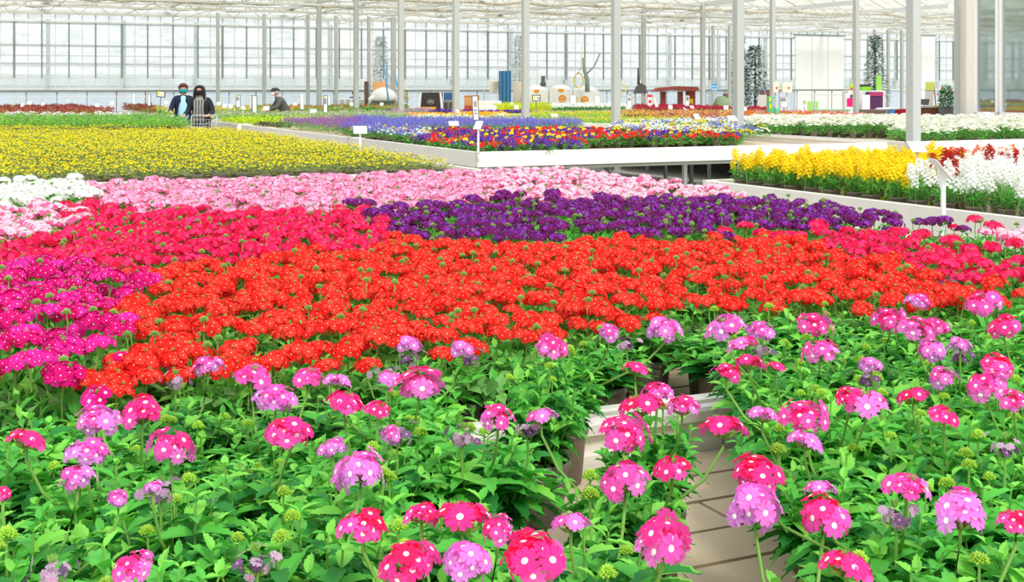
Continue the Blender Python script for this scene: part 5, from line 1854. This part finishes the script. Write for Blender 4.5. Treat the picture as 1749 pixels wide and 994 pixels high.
# white doors in the end wall
def doorpanel(x0, x1, y0, n, sfx):
    Y = 45.9
    a, c = atY(x0, y0, Y), atY(x1, 172, Y)
    u_a, _ = UV(a.x, a.y)
    # place along the wall plane v = VW - 0.15
    def on_wall(px):
        t = (px - CX) / FPX
        k = (VW - 0.15) / (VA[0] * t + VA[1])
        return UV(t * k, k)[0]
    ua, ub = on_wall(x0), on_wall(x1)
    zt = CAMH + (HY - y0) * (VW / (VA[0] * ((x0 + x1) / 2 - CX) / FPX + VA[1])) / FPX
    r = root('door_%d' % n, W((ua + ub) / 2, VW - 0.12), sfx, 'door', kind='structure', rz=YAW)
    w = (ub - ua) / 2
    k = max(1, round(w * 2 / 0.9))
    for i in range(k):
        xx0, xx1 = -w + 2 * w * i / k, -w + 2 * w * (i + 1) / k
        add_box(r, 'door_panel', xx0 + 0.02, -0.05, 0.02, xx1 - 0.02, 0.0, zt, mat('white door panel', (250, 250, 248), 0.5, 0.3) if 'white door panel' not in bpy.data.materials else bpy.data.materials['white door panel'])
    add_box(r, 'door_frame', -w - 0.05, -0.07, zt, w + 0.05, 0.03, zt + 0.08, M['mullion'])
    add_box(r, 'cross_bar', -w, -0.08, 1.5, w, -0.05, 1.56, M['wallframe'])
doorpanel(1358, 1441, 62, 1, 'wide white sliding doors in the end wall')
doorpanel(1573, 1597, 62, 2, 'narrow white door panel left of the office')
# green trestle table and chair
r = root('green_table', (atY(1427, 188, 34).x, 34.5, 0), 'light green trestle table in front of the white doors', 'table')
tg = mat('mint table top', (150, 206, 170), 0.5)
w = 30 / FPX * 34
zt = atY(0, 187, 34).z
add_box(r, 'table_top', -w, -0.3, zt - 0.05, w, 0.3, zt, tg, 0.01)
for sx in (-w + 0.06, w - 0.1):
    for sy in (-0.25, 0.2):
        add_box(r, 'leg', sx, sy, 0, sx + 0.04, sy + 0.04, zt - 0.05, M['white'])
r = root('green_chair', (atY(1397, 180, 35).x, 35.2, 0), 'small green chair at the left end of the light green table', 'chair')
gc = mat('apple green plastic', (160, 214, 120), 0.5)
add_box(r, 'seat', -0.2, -0.2, 0.44, 0.2, 0.2, 0.48, gc, 0.01)
add_box(r, 'backrest', -0.2, 0.17, 0.5, -0.02, 0.21, 1.22, gc, 0.01)
add_box(r, 'backrest_slat', 0.03, 0.17, 0.5, 0.1, 0.2, 1.22, gc, 0.01)
for sx in (-0.19, 0.15):
    for sy in (-0.19, 0.15):
        add_box(r, 'leg', sx, sy, 0, sx + 0.04, sy + 0.04, 0.44, gc)
# shop things
r, w, h, d = gb('pink_display_stand', 1445, 160, 1459, 192, 39, 0.2, (246, 246, 246), 'white framed stand with pink and black shapes', 'display stand'); cl(r)
pk = mat('magenta card', (236, 30, 120), 0.5)
add_box(r, 'pink_shape', -w + 0.03, -0.12, h - 0.4, w - 0.05, -0.1, h - 0.14, pk)
add_box(r, 'black_shape', 0.0, -0.12, h - 0.13, w - 0.04, -0.1, h - 0.03, M['darkmetal'])
r, w, h, d = gb('white_board_stand', 1473, 162, 1486, 188, 38, 0.1, (250, 250, 248), 'blank white board standing left of the purple cabinet', 'board'); cl(r)
r, w, h, d = gb('purple_cabinet', 1486, 157, 1508, 187, 39.5, 0.5, (84, 44, 84), 'dark purple cabinet with a magenta top band', 'cabinet'); cl(r)
add_box(r, 'magenta_band', -w - 0.005, -0.27, h - 0.13, w + 0.005, -0.24, h, mat('plum pink', (170, 56, 104), 0.5))
lg = mat('bright green crate', (140, 214, 50), 0.5)
r, w, h, d = gb('green_crate', 1473, 148, 1488, 155, 40, 0.4, (140, 214, 50), 'bright green crate on the shelf behind the white board', 'crate', floor=False, m=lg); cl(r)
r, w, h, d = gb('black_crate', 1473, 144, 1488, 148, 40, 0.4, (70, 66, 66), 'black crate stacked on the bright green crate', 'crate', floor=False); cl(r)
r, w, h, d = gb('green_banner', 1497, 129, 1506, 155, 40.3, 0.12, (150, 206, 90), 'upright green banner above the purple cabinet', 'banner', floor=False); cl(r)
r, w, h, d = gb('lime_red_sign', 1453, 143, 1460, 154, 40.5, 0.12, (190, 220, 40), 'small lime and red sign left of the bright green crate', 'sign', floor=False); cl(r)
add_box(r, 'red_band', -w, -0.07, 0, w, -0.06, h * 0.4, M['rprint'])
r, w, h, d = gb('shop_shelf', 1448, 154.5, 1512, 157, 40, 0.7, (222, 222, 220), 'pale shelf unit carrying green and black crates', 'shelf'); cl(r)
r, w, h, d = gb('brown_low_wall', 1472, 187, 1562, 202, 36, 0.3, (122, 102, 94), 'low brown partition behind the cream daisies', 'partition'); cl(r)
b = MB()
c5 = atY(1516, 186, 34.5)
b.lathe([(0.02, -0.035), (0.75, -0.03), (1.0, 0.0), (0.8, 0.03), (0.02, 0.045)], 20, (c5.x, c5.y, c5.z), sx=0.36, sy=0.25)
b.tube([(c5.x, c5.y, 0), (c5.x, c5.y, c5.z - 0.03)], 0.03, 8)
tag(b.obj('white_oval_table', [M['white']], smooth=True), 'white oval table top on one leg before the brown partition', 'table')
r, w, h, d = gb('red_box', 1529, 186, 1552, 190, 34.6, 0.3, (214, 40, 60), 'flat red box right of the white oval table', 'box'); cl(r)
r, w, h, d = gb('blue_box', 1520, 188, 1529, 190.5, 34.2, 0.2, (80, 150, 210), 'small blue box between the oval table and the red box', 'box'); cl(r)
# counter
corten = mat('brown counter front', (128, 74, 58), 0.6, 0.3, noise=(5, 0.12))
r, w, h, d = gb('shop_counter', 1582, 184, 1618, 202, 34, 0.6, (128, 74, 58), 'brown fronted shop counter with a grey top left of the office', 'counter', m=corten); cl(r)
add_box(r, 'counter_top', -w - 0.13, -0.34, h, w + 0.05, 0.32, h + 0.04, M['galv'])
add_box(r, 'end_post', w + 0.01, -0.32, 0, w + 0.05, -0.28, h, M['galv'])
r = root('monitor', atY(1580, 183, 34.2) + Vector((0, 0.1, 0.02)), 'black monitor on the brown counter', 'monitor', rz=-0.3)
b = MB(); b.box(-0.12, -0.01, 0.04, 0.12, 0.02, 0.2, X=lambda x, y, z: (x + (z - .04) * .2, y + (z - .04) * 0.3, z)); b.obj('screen', [M['darkmetal']], r)
b = MB(); b.box(-0.05, -0.04, 0, 0.05, 0.06, 0.01); b.box(-0.01, 0, 0, 0.01, 0.02, 0.09); b.obj('monitor_stand', [M['darkmetal']], r)
add_box(root('yellow_tray', atY(1601, 182.2, 34.2) + Vector((0, 0, 0.0)), 'small yellow tray on the brown counter', 'tray'), 'tray_body', -0.11, -0.08, 0, 0.11, 0.08, 0.035, M['yprint'])
r, w, h, d = gb('orange_plank', 1569, 149, 1573, 190, 35.5, 0.05, (238, 190, 130), 'upright orange plank right of the nearest pillar', 'plank'); cl(r)
r = root('a_frame_board', (atY(1590, 183, 36.5).x, 36.6, 0), 'tall A shaped stand with a lime green poster behind the counter', 'sign')
z1 = atY(0, 140, 36.5).z
b = MB(); b.box(-0.13, -0.02, z1 - 0.24, 0.12, 0.0, z1); b.obj('lime_poster', [mat('lime poster', (188, 198, 92), 0.6)], r)
b = MB(); b.prism([(-0.16, 0.3), (0.08, 0.3), (0.12, z1 - 0.24), (-0.13, z1 - 0.24)], 0.0, 0.02, lambda p, q_, t: (p, t, q_)); b.obj('grey_board', [M['galv']], r)
for x0, x1 in ((0.12, 0.34), (0.1, 0.1)):
    b = MB(); b.tube([(x0, 0.02, z1), (x1, 0.2, 0)], 0.018, 6); b.obj('leg', [brown], r, smooth=True)
b = MB(); b.tube([(0.12, 0.14, 0.9), (0.28, 0.14, 0.9)], 0.014, 6); b.obj('cross_bar', [brown], r, smooth=True)
# flowering bush with pink blooms
c6 = atY(1616, 182, 33.8)
r = root('pink_flowering_bush', (c6.x, c6.y, 0), 'tall dark green bush with pink blooms at the office corner', 'bush')
t = bush_tm(900, 1100, 0.07, 0.19, 0.66, [], leafk=(0, 1), upright=0.2, z0=c6.z - 0.05)
ob('foliage', t.mesh('foliage', [M['leaf_b'], L_['daisy leaf']]), r)
fb = TM(); fb.place(DOME, (0, 0, 0), np.eye(3), 0.035); fb.place(DOME, (0.01, 0, -0.01), frame_from((1, -1, 0.2)), 0.03)
fb = fb.mesh('bloom', [C['rose petal light']])
for px, py in ((1609, 149), (1624, 155), (1617, 163), (1601, 161), (1618, 168), (1611, 172)):
    q = atY(px, py, 33.66)
    ob('bloom', fb, r, (q.x - c6.x, -0.14, q.z))
b = MB(); b.lathe([(0.14, 0), (0.18, 0.4), (0.2, c6.z)], 16); b.obj('tub', [M['darkmetal']], r, smooth=True)
# yellow green bush by the packing table
c7 = atY(688, 178, 43.4)
r = root('yellow_green_bush', (c7.x, c7.y, 0), 'yellow green shrub right of the blue strap', 'bush')
t = bush_tm(901, 420, 0.07, 0.2, 0.55, [], leafk=(0, 1), z0=c7.z)
ob('foliage', t.mesh('foliage', [L_['lime leaf'], L_['bronze leaf']]), r)
b = MB(); b.lathe([(0.12, 0), (0.15, c7.z)], 14); b.obj('tub', [M['pot']], r, smooth=True)
# dark conifers outside the wall
for px, yt, w, lab in ((650, 62, 0.45, 'dark green conifer outside behind the orange carton'), (1262, 62, 0.5, 'dark tree outside left of the hanging bag'), (1290, 78, 0.7, 'second dark tree outside above the hanging bag'), (1495, 60, 0.6, 'dark tree outside above the purple cabinet'), (887, 60, 0.35, 'narrow dark tree outside beside a pillar')):
    q = atY(px, yt, 54)
    r = root('conifer', (q.x, 54, 0), lab, 'tree')
    t = TM()
    rs = random.Random(px)
    for i in range(1500):
        z = rs.uniform(0.8, q.z)
        k = (1 - (z - 0.8) / (q.z - 0.7)) * 0.8 + 0.25
        a = rs.uniform(0, 6.28)
        rad = w * k * math.sqrt(rs.random())
        t.place(LEAF_LO, (rad * math.cos(a), rad * math.sin(a), z), along((math.cos(a), math.sin(a), rs.uniform(-0.3, 0.5)), (0, 0, 1)), rs.uniform(0.12, 0.24), [rs.choice((0, 0, 1))])
    ob('foliage', t.mesh('foliage', [mat('conifer green', (112, 148, 132), 0.7) if px == 650 else bpy.data.materials['conifer green'], M['wallframe']]), r)
    b = MB(); b.tube([(0, 0, 0), (0, 0, q.z - 0.2)], 0.07, 8, r1=0.02); b.obj('trunk', [M['soil']], r)

# ---------------------------------------------------------------- people
skin = mat('skin', (222, 168, 140), 0.6, 0.3)
def skinned(name, verts, edges, radii, m, parent=None, root_i=0, sub=2):
    me = bpy.data.meshes.new(name)
    me.from_pydata([tuple(v) for v in verts], edges, [])
    o = ob(name, me, parent)
    sk = o.modifiers.new('skin', 'SKIN')
    sk.use_smooth_shade = True
    for i, v in enumerate(me.skin_vertices[0].data):
        rr = radii[i]
        v.radius = rr if isinstance(rr, tuple) else (rr, rr)
        v.use_root = i == root_i
    sb = o.modifiers.new('subdivision', 'SUBSURF')
    sb.levels = sb.render_levels = sub
    me.materials.append(m)
    return o

def loft(name, secs, m, parent=None, n=20, cap=True, loc=None):
    """secs: (x,y,z,rx,ry)"""
    b = MB()
    for x, y, z, rx, ry in secs:
        for k in range(n):
            a = 2 * math.pi * k / n
            b.v.append((x + rx * math.cos(a), y + ry * math.sin(a), z))
    for j in range(len(secs) - 1):
        for k in range(n):
            q = (k + 1) % n
            b.f.append((j * n + k, j * n + q, (j + 1) * n + q, (j + 1) * n + k)); b.m.append(0)
    if cap:
        b.f.append(tuple(reversed(range(n)))); b.m.append(0)
        b.f.append(tuple((len(secs) - 1) * n + k for k in range(n))); b.m.append(0)
    o = b.obj(name, [m], parent, smooth=True, loc=loc)
    return o

def body_skin(r, J, sk=None):
    """continuous body: legs, torso, arms with hands, neck, head base"""
    V, E, R = [], [], []
    def add(p, rad, par=None):
        V.append(p); R.append(rad)
        if par is not None: E.append((par, len(V) - 1))
        return len(V) - 1
    pel = add(J['pelvis'], (0.15, 0.11))
    wa = add(J['waist'], (0.13, 0.1), pel)
    ch = add(J['chest'], (0.155, 0.11), wa)
    nb = add(J['neck'], (0.055, 0.055), ch)
    hb = add(J['head_base'], (0.055, 0.06), nb)
    hm = add(J['head_mid'], (0.084, 0.104), hb)
    ht = add(J['head_top'], (0.066, 0.078), hm)
    for s in ('l', 'r'):
        sh = add(J['shoulder_' + s], 0.05, ch)
        el = add(J['elbow_' + s], 0.043, sh)
        wr = add(J['wrist_' + s], 0.028, el)
        d = (Vector(J['hand_' + s]) - Vector(J['wrist_' + s])).normalized()
        pa = add(tuple(Vector(J['wrist_' + s]) + d * 0.05), (0.032, 0.018), wr)
        side = d.cross(Vector((0, 0, 1))).normalized()
        dn = Vector((0, 0, -1))
        base = Vector(J['wrist_' + s]) + d * 0.08
        for k in range(4):
            off = side * (k - 1.5) * 0.019
            L = (0.032, 0.038, 0.036, 0.028)[k]
            f1 = add(tuple(base + off), 0.0095, pa)
            f2 = add(tuple(base + off + d * L), 0.0085, f1)
            f3 = add(tuple(base + off + d * (L + 0.008) + dn * 0.03), 0.0075, f2)
        th = base - d * 0.045 + side * (0.035 if s == 'l' else -0.035)
        t1 = add(tuple(th), 0.011, pa)
        add(tuple(th + d * 0.03 + dn * 0.02), 0.009, t1)
        hip = add(J['hip_' + s], 0.095, pel)
        kn = add(J['knee_' + s], 0.06, hip)
        an = add(J['ankle_' + s], 0.04, kn)
        add(J['toe_' + s], 0.038, an)
    return skinned('body', V, E, R, sk or skin, r, 0)

def face(r, J, yaw=0.0, m_eye=None):
    hm = Vector(J['head_mid'])
    def P(x, y, z):
        c, s = math.cos(yaw), math.sin(yaw)
        return (hm.x + x * c - y * s, hm.y + x * s + y * c, hm.z + z)
    dark = m_eye or M['darkmetal']
    for s in (-1, 1):
        b = MB(); b.lathe([(0.001, -0.008), (0.011, -0.004), (0.011, 0.004), (0.001, 0.008)], 8, P(s * 0.032, -0.088, 0.012), sy=0.5)
        b.obj('eye', [dark], r, smooth=True)
        b = MB(); b.lathe([(0.001, -0.03), (0.014, -0.018), (0.016, 0.01), (0.01, 0.028), (0.001, 0.03)], 8, P(s * 0.085, 0.005, 0.0), sx=0.5)
        b.obj('ear', [skin], r, smooth=True)
    b = MB(); b.tube([P(0, -0.088, 0.015), P(0, -0.108, -0.02), P(0, -0.09, -0.03)], 0.009, 6, r1=0.012)
    b.obj('nose', [skin], r, smooth=True)
    b = MB(); b.tube([P(-0.022, -0.088, -0.052), P(0, -0.095, -0.054), P(0.022, -0.088, -0.052)], 0.005, 6)
    b.obj('mouth', [mat('lips', (190, 100, 100), 0.6) if 'lips' not in bpy.data.materials else bpy.data.materials['lips']], r, smooth=True)

def mask(r, J, m, yaw=0.0):
    hm = Vector(J['head_mid'])
    b = MB()
    rows = []
    for j, (z, o, w) in enumerate(((0.0, 0.098, 1.0), (-0.02, 0.108, 1.08), (-0.045, 0.11, 1.05), (-0.07, 0.1, 0.95), (-0.09, 0.07, 0.8))):
        row = []
        for k in range(9):
            a = (k - 4) / 4 * 1.25 * w
            x, y = 0.09 * math.sin(a) , -o * math.cos(a) * 1.02
            c, s = math.cos(yaw), math.sin(yaw)
            row.append(len(b.v))
            b.v.append((hm.x + x * c - y * s, hm.y + x * s + y * c, hm.z + z))
        rows.append(row)
    for j in range(4):
        for k in range(8):
            b.f.append((rows[j][k], rows[j][k + 1], rows[j + 1][k + 1], rows[j + 1][k])); b.m.append(0)
    o = b.obj('face_mask', [m], r, smooth=True)
    s = o.modifiers.new('thick', 'SOLIDIFY'); s.thickness = 0.006
    return o

def standing(h=1.62, lean=0.05, hands=((-0.3, -0.42, 1.04), (0.3, -0.42, 1.04))):
    k = h / 1.68
    J = dict(pelvis=(0, 0.04, 0.92 * k), waist=(0, 0.03, 1.08 * k), chest=(0, 0.0 - lean * 0.4, 1.30 * k), neck=(0, -lean * 0.7, 1.43 * k), head_base=(0, -lean - 0.01, 1.48 * k),
             head_mid=(0, -lean - 0.035, 1.565 * k), head_top=(0, -lean - 0.03, 1.63 * k))
    for s, sg in (('l', -1), ('r', 1)):
        hx, hy, hz = hands[0 if sg < 0 else 1]
        J['shoulder_' + s] = (sg * 0.175, -lean * 0.4, 1.365 * k)
        J['elbow_' + s] = (sg * 0.26, -0.06, 1.12 * k)
        J['wrist_' + s] = (hx, hy, hz)
        J['hand_' + s] = (hx * 0.95, hy - 0.08, hz)
        J['hip_' + s] = (sg * 0.09, 0.04, 0.88 * k)
        J['knee_' + s] = (sg * 0.1, 0.0 - 0.03 * (sg > 0), 0.48 * k)
        J['ankle_' + s] = (sg * 0.1, 0.06, 0.08)
        J['toe_' + s] = (sg * 0.11, -0.1, 0.04)
    return J

def clothes(r, J, jk, tr, k=1.0, front=None, low=0.78):
    """jacket torso loft, sleeves, trousers, shoes"""
    w, c, n = Vector(J['waist']), Vector(J['chest']), Vector(J['neck'])
    sh = c.z + 0.075
    jt = loft('jacket', [(0, w.y + 0.0, low, 0.19, 0.15), (0, w.y, w.z - 0.06, 0.185, 0.145), (0, (w.y + c.y) / 2, (w.z + c.z) / 2, 0.19, 0.145), (0, c.y, c.z, 0.205, 0.145),
                         (0, c.y, sh - 0.005, 0.2, 0.12), (0, c.y - 0.01, sh + 0.04, 0.12, 0.09), (0, n.y, n.z, 0.066, 0.066)], jk, r, cap=False)
    for s in ('l', 'r'):
        skinned('sleeve', [tuple(Vector(J['chest']) + Vector((0, 0, 0.03))), J['shoulder_' + s], J['elbow_' + s], tuple(Vector(J['wrist_' + s]) * 0.93 + Vector(J['elbow_' + s]) * 0.07)], [(0, 1), (1, 2), (2, 3)], [0.1, 0.074, 0.058, 0.045], jk, r, 0)
    V = [J['pelvis']]; E = []; R = [(0.17, 0.13)]
    for s in ('l', 'r'):
        b0 = len(V)
        an = Vector(J['ankle_' + s])
        V += [J['hip_' + s], J['knee_' + s], (an.x, an.y, an.z + 0.04)]
        R += [0.105, 0.075, 0.062]
        E += [(0, b0), (b0, b0 + 1), (b0 + 1, b0 + 2)]
    skinned('trousers', V, E, R, tr, r, 0)
    for s in ('l', 'r'):
        a, t = Vector(J['ankle_' + s]), Vector(J['toe_' + s])
        skinned('shoe', [(a.x, a.y + 0.02, 0.05), tuple((a + t) / 2 + Vector((0, 0, -0.005))), (t.x, t.y - 0.02, 0.042)], [(0, 1), (1, 2)], [0.046, 0.044, 0.036], M['darkmetal'], r, 0)
    return jt

navy = mat('navy cloth', (44, 50, 74), 0.8, 0.1)
blackc = mat('charcoal cloth', (52, 54, 58), 0.85, 0.1)
greyc = mat('dark grey coat', (92, 92, 88), 0.85, 0.1)
jeans = mat('dark trousers', (60, 64, 80), 0.85, 0.1)
# woman in scarf pushing the trolley
YA = 26.0
xa = (343.5 - CX) / FPX * YA
r = root('person', (xa, YA, 0), 'person in black coat, grey scarf and black mask pushing a shopping cart', 'person')
J = standing(1.66, 0.09, ((-0.25, -0.4, 1.03), (0.25, -0.4, 1.03)))
body_skin(r, J)
face(r, J)
clothes(r, J, blackc, jeans)
mask(r, J, mat('black mask cloth', (34, 34, 38), 0.8))
hm = Vector(J['head_mid'])
hb_ = mat('black hair', (38, 32, 34), 0.6, 0.4)
loft('hair', [(hm.x, hm.y + 0.06, hm.z - 0.22, 0.115, 0.05), (hm.x, hm.y + 0.06, hm.z - 0.1, 0.118, 0.06), (hm.x, hm.y + 0.055, hm.z, 0.108, 0.07), (hm.x, hm.y + 0.04, hm.z + 0.045, 0.1, 0.098),
              (hm.x, hm.y + 0.015, hm.z + 0.08, 0.088, 0.108), (hm.x, hm.y + 0.01, hm.z + 0.105, 0.05, 0.065), (hm.x, hm.y + 0.01, hm.z + 0.114, 0.008, 0.01)], hb_, r)
for s in (-1, 1):
    skinned('hair_lock', [(hm.x + s * 0.04, hm.y - 0.06, hm.z + 0.085), (hm.x + s * 0.085, hm.y - 0.05, hm.z + 0.03), (hm.x + s * 0.1, hm.y - 0.035, hm.z - 0.1), (hm.x + s * 0.115, hm.y - 0.04, hm.z - 0.2)], [(0, 1), (1, 2), (2, 3)], [0.02, 0.024, 0.03, 0.02], hb_, r, 0)
sc1 = mat('grey striped scarf', (158, 154, 150), 0.9, 0.1)
sc2 = mat('dark scarf stripe', (96, 90, 92), 0.9, 0.1)
nz_ = Vector(J['neck'])
loft('scarf', [(0, nz_.y, nz_.z - 0.09, 0.15, 0.13), (0, nz_.y - 0.005, nz_.z - 0.05, 0.145, 0.13), (0, nz_.y, nz_.z, 0.115, 0.105), (0, nz_.y, nz_.z + 0.03, 0.085, 0.08)], sc1, r)
for i, x in enumerate((-0.1, -0.065, -0.03, 0.035, 0.07, 0.1)):
    skinned('scarf_fold', [(x * 0.9, nz_.y - 0.12, nz_.z - 0.06), (x * 0.8, nz_.y - 0.15, nz_.z - 0.22), (x, nz_.y - 0.14, nz_.z - 0.58 + 0.03 * (i % 3))], [(0, 1), (1, 2)], [(0.022, 0.014)] * 3, sc2 if i in (1, 4) else sc1, r, 0)
# woman with teal mask
YB = 27.8
xb = (313.0 - CX) / FPX * YB
r = root('person', (xb, YB, 0), 'person with red brown hair, teal mask, navy jacket and light blue shirt', 'person', rz=0.25)
J = standing(1.69, 0.07, ((-0.27, -0.3, 1.07), (0.22, -0.42, 1.08)))
body_skin(r, J)
face(r, J)
clothes(r, J, navy, jeans)
mask(r, J, mat('teal mask cloth', (44, 144, 156), 0.7))
loft('shirt', [(0, -0.075, 0.86, 0.115, 0.1), (0, -0.08, 1.02, 0.12, 0.098), (0, -0.09, 1.2, 0.1, 0.094), (0, -0.105, 1.32, 0.08, 0.075), (0, -0.1, 1.4, 0.065, 0.06), (0, -0.08, 1.43, 0.05, 0.05)], mat('light blue shirt', (176, 222, 236), 0.8, noise=(30, 0.12)), r)
hm = Vector(J['head_mid'])
loft('hair', [(hm.x, hm.y + 0.05, hm.z - 0.075, 0.07, 0.05), (hm.x, hm.y + 0.04, hm.z - 0.03, 0.1, 0.075), (hm.x, hm.y + 0.045, hm.z + 0.02, 0.108, 0.088), (hm.x, hm.y + 0.015, hm.z + 0.06, 0.106, 0.112),
              (hm.x, hm.y, hm.z + 0.1, 0.082, 0.095), (hm.x, hm.y + 0.01, hm.z + 0.128, 0.04, 0.05), (hm.x, hm.y + 0.01, hm.z + 0.134, 0.008, 0.01)], mat('red brown hair', (98, 44, 44), 0.6, 0.4), r)
# man in cap stooping to the left
v_m = 33.3
tm_ = (480 - CX) / FPX
YM = v_m / (VA[0] * tm_ + VA[1])
r = root('person', (tm_ * YM, YM, 0), 'person in dark cap and dark coat stooping to the left over flowers', 'person', rz=math.radians(-68))
J = dict(pelvis=(0, 0.16, 0.88), waist=(0, 0.08, 1.02), chest=(0, -0.02, 1.22), neck=(0, -0.1, 1.36), head_base=(0, -0.125, 1.41), head_mid=(0, -0.165, 1.48), head_top=(0, -0.17, 1.55))
for s, sg in (('l', -1), ('r', 1)):
    J['shoulder_' + s] = (sg * 0.18, -0.03, 1.27)
    J['elbow_' + s] = (sg * 0.24, -0.16, 1.08)
    J['wrist_' + s] = (sg * 0.2, -0.4, 1.0)
    J['hand_' + s] = (sg * 0.19, -0.48, 0.97)
    J['hip_' + s] = (sg * 0.09, 0.16, 0.84)
    J['knee_' + s] = (sg * 0.1, 0.06, 0.47)
    J['ankle_' + s] = (sg * 0.1, 0.12, 0.08)
    J['toe_' + s] = (sg * 0.11, -0.04, 0.04)
body_skin(r, J)
face(r, J)
V = J
loft('jacket', [(0, 0.16, 0.74, 0.2, 0.17), (0, 0.12, 0.95, 0.2, 0.165), (0, 0.05, 1.1, 0.2, 0.16), (0, -0.02, 1.22, 0.21, 0.15), (0, -0.04, 1.3, 0.19, 0.12), (0, -0.09, 1.36, 0.08, 0.08)], greyc, r, cap=False)
for s in ('l', 'r'):
    skinned('sleeve', [tuple(Vector(J['chest']) + Vector((0, 0, 0.02))), J['shoulder_' + s], J['elbow_' + s], tuple(Vector(J['wrist_' + s]) * 0.93 + Vector(J['elbow_' + s]) * 0.07)], [(0, 1), (1, 2), (2, 3)], [0.1, 0.09, 0.068, 0.05], greyc, r, 0)
VV = [J['pelvis']]; EE = []; RR = [(0.17, 0.13)]
for s in ('l', 'r'):
    b0 = len(VV)
    VV += [J['hip_' + s], J['knee_' + s], (J['ankle_' + s][0], J['ankle_' + s][1], 0.12)]
    RR += [0.105, 0.075, 0.062]
    EE += [(0, b0), (b0, b0 + 1), (b0 + 1, b0 + 2)]
skinned('trousers', VV, EE, RR, jeans, r, 0)
for s in ('l', 'r'):
    a, t = Vector(J['ankle_' + s]), Vector(J['toe_' + s])
    skinned('shoe', [(a.x, a.y + 0.02, 0.05), tuple((a + t) / 2 + Vector((0, 0, -0.005))), (t.x, t.y - 0.02, 0.042)], [(0, 1), (1, 2)], [0.046, 0.044, 0.036], M['darkmetal'], r, 0)
mask(r, J, mat('white mask cloth', (232, 236, 236), 0.7))
hm = Vector(J['head_mid'])
capm = mat('dark grey cap', (62, 62, 64), 0.8)
loft('cap', [(hm.x, hm.y + 0.01, hm.z + 0.035, 0.102, 0.118), (hm.x, hm.y + 0.01, hm.z + 0.07, 0.1, 0.116), (hm.x, hm.y + 0.01, hm.z + 0.105, 0.075, 0.09), (hm.x, hm.y + 0.01, hm.z + 0.125, 0.02, 0.03)], capm, r)
b = MB(); b.lathe([(0.09, 0), (0.09, 0.012)], 16, (hm.x, hm.y - 0.075, hm.z + 0.036), sy=0.9); b.obj('cap_peak', [capm], r)
loft('hair', [(hm.x, hm.y + 0.03, hm.z - 0.04, 0.086, 0.07), (hm.x, hm.y + 0.025, hm.z + 0.035, 0.096, 0.09)], mat('grey hair', (190, 184, 178), 0.7), r)
# worker in blue far behind, bending over the conveyor
q = atY(606, 160, 45)
r = root('person', (q.x, 45.1, 0), 'person in bright blue top bending over the white conveyor', 'person')
J = standing(1.5, 0.16, ((-0.14, -0.35, 1.1), (0.14, -0.35, 1.1)))
body_skin(r, J)
face(r, J)
clothes(r, J, mat('bright blue cloth', (30, 96, 196), 0.7), jeans)
hm = Vector(J['head_mid'])
loft('hair', [(hm.x, hm.y + 0.04, hm.z - 0.04, 0.095, 0.07), (hm.x, hm.y + 0.02, hm.z + 0.03, 0.1, 0.1), (hm.x, hm.y + 0.01, hm.z + 0.09, 0.07, 0.08), (hm.x, hm.y + 0.01, hm.z + 0.115, 0.01, 0.01)], mat('brown hair', (150, 100, 80), 0.6), r)

# shopping cart
xc = (346 - CX) / FPX * 25.5
r = root('shopping_cart', (xc, 25.35, 0), 'silver wire shopping cart pushed by the person with the scarf', 'shopping cart')
def wire(name, segs, rad=0.006, m=None):
    b = MB()
    for s_ in segs:
        b.tube(s_, rad, 5)
    return b.obj(name, [m or M['galv']], r)
b = MB(); b.tube([(-0.26, 0.3, 1.03), (0.26, 0.3, 1.03)], 0.018, 8); b.obj('handle', [M['galv']], r, smooth=True)
for s in (-1, 1):
    b = MB(); b.tube([(s * 0.26, 0.3, 1.03), (s * 0.26, 0.2, 0.8), (s * 0.25, 0.2, 0.14)], 0.013, 6); b.obj('frame_tube', [M['galv']], r, smooth=True)
seg = []
for k in range(9):
    x = -0.24 + 0.06 * k
    seg += [[(x, 0.2, 0.5), (x, 0.2, 0.95)], [(x * 0.85, -0.5, 0.58), (x * 0.85, -0.5, 0.88)], [(x, 0.2, 0.5), (x * 0.85, -0.5, 0.58)]]
for z in (0.5, 0.62, 0.74, 0.86, 0.95):
    f = (z - 0.5) / 0.45
    zf = 0.58 + 0.3 * f
    seg += [[(-0.25, 0.2, z), (0.25, 0.2, z)], [(-0.21, -0.5, zf), (0.21, -0.5, zf)], [(-0.25, 0.2, z), (-0.21, -0.5, zf)], [(0.25, 0.2, z), (0.21, -0.5, zf)]]
wire('wire_basket', seg, 0.005)
b = MB(); b.tube([(-0.25, 0.2, 0.14), (-0.2, -0.45, 0.14)], 0.012, 6); b.tube([(0.25, 0.2, 0.14), (0.2, -0.45, 0.14)], 0.012, 6); b.tube([(-0.2, -0.45, 0.14), (0.2, -0.45, 0.14)], 0.012, 6)
b.tube([(-0.2, -0.4, 0.14), (-0.21, -0.4, 0.58)], 0.012, 6); b.tube([(0.2, -0.4, 0.14), (0.21, -0.4, 0.58)], 0.012, 6)
b.obj('under_frame', [M['galv']], r)
for sx, sy in ((-0.25, 0.2), (0.25, 0.2), (-0.2, -0.45), (0.2, -0.45)):
    b = MB(); b.lathe([(0.03, -0.014), (0.055, -0.012), (0.055, 0.012), (0.03, 0.014)], 16)
    ob('wheel', b.mesh('wheel', [M['darkmetal']], True), r, (sx, sy, 0.057)).rotation_euler = (0, math.pi / 2, 0)
o = ob('white_daisy_pot', bush_tm(950, 40, 0.05, 0.1, 0.08, [(2, 3, 9, 0.03, 'dome')], pot=4).mesh('white_daisy_pot', S['daisy'].mats), None, (xc + 0.02, 25.25, 0.6))
tag(o, 'white flowering pot plant standing in the shopping cart', 'potted plant')
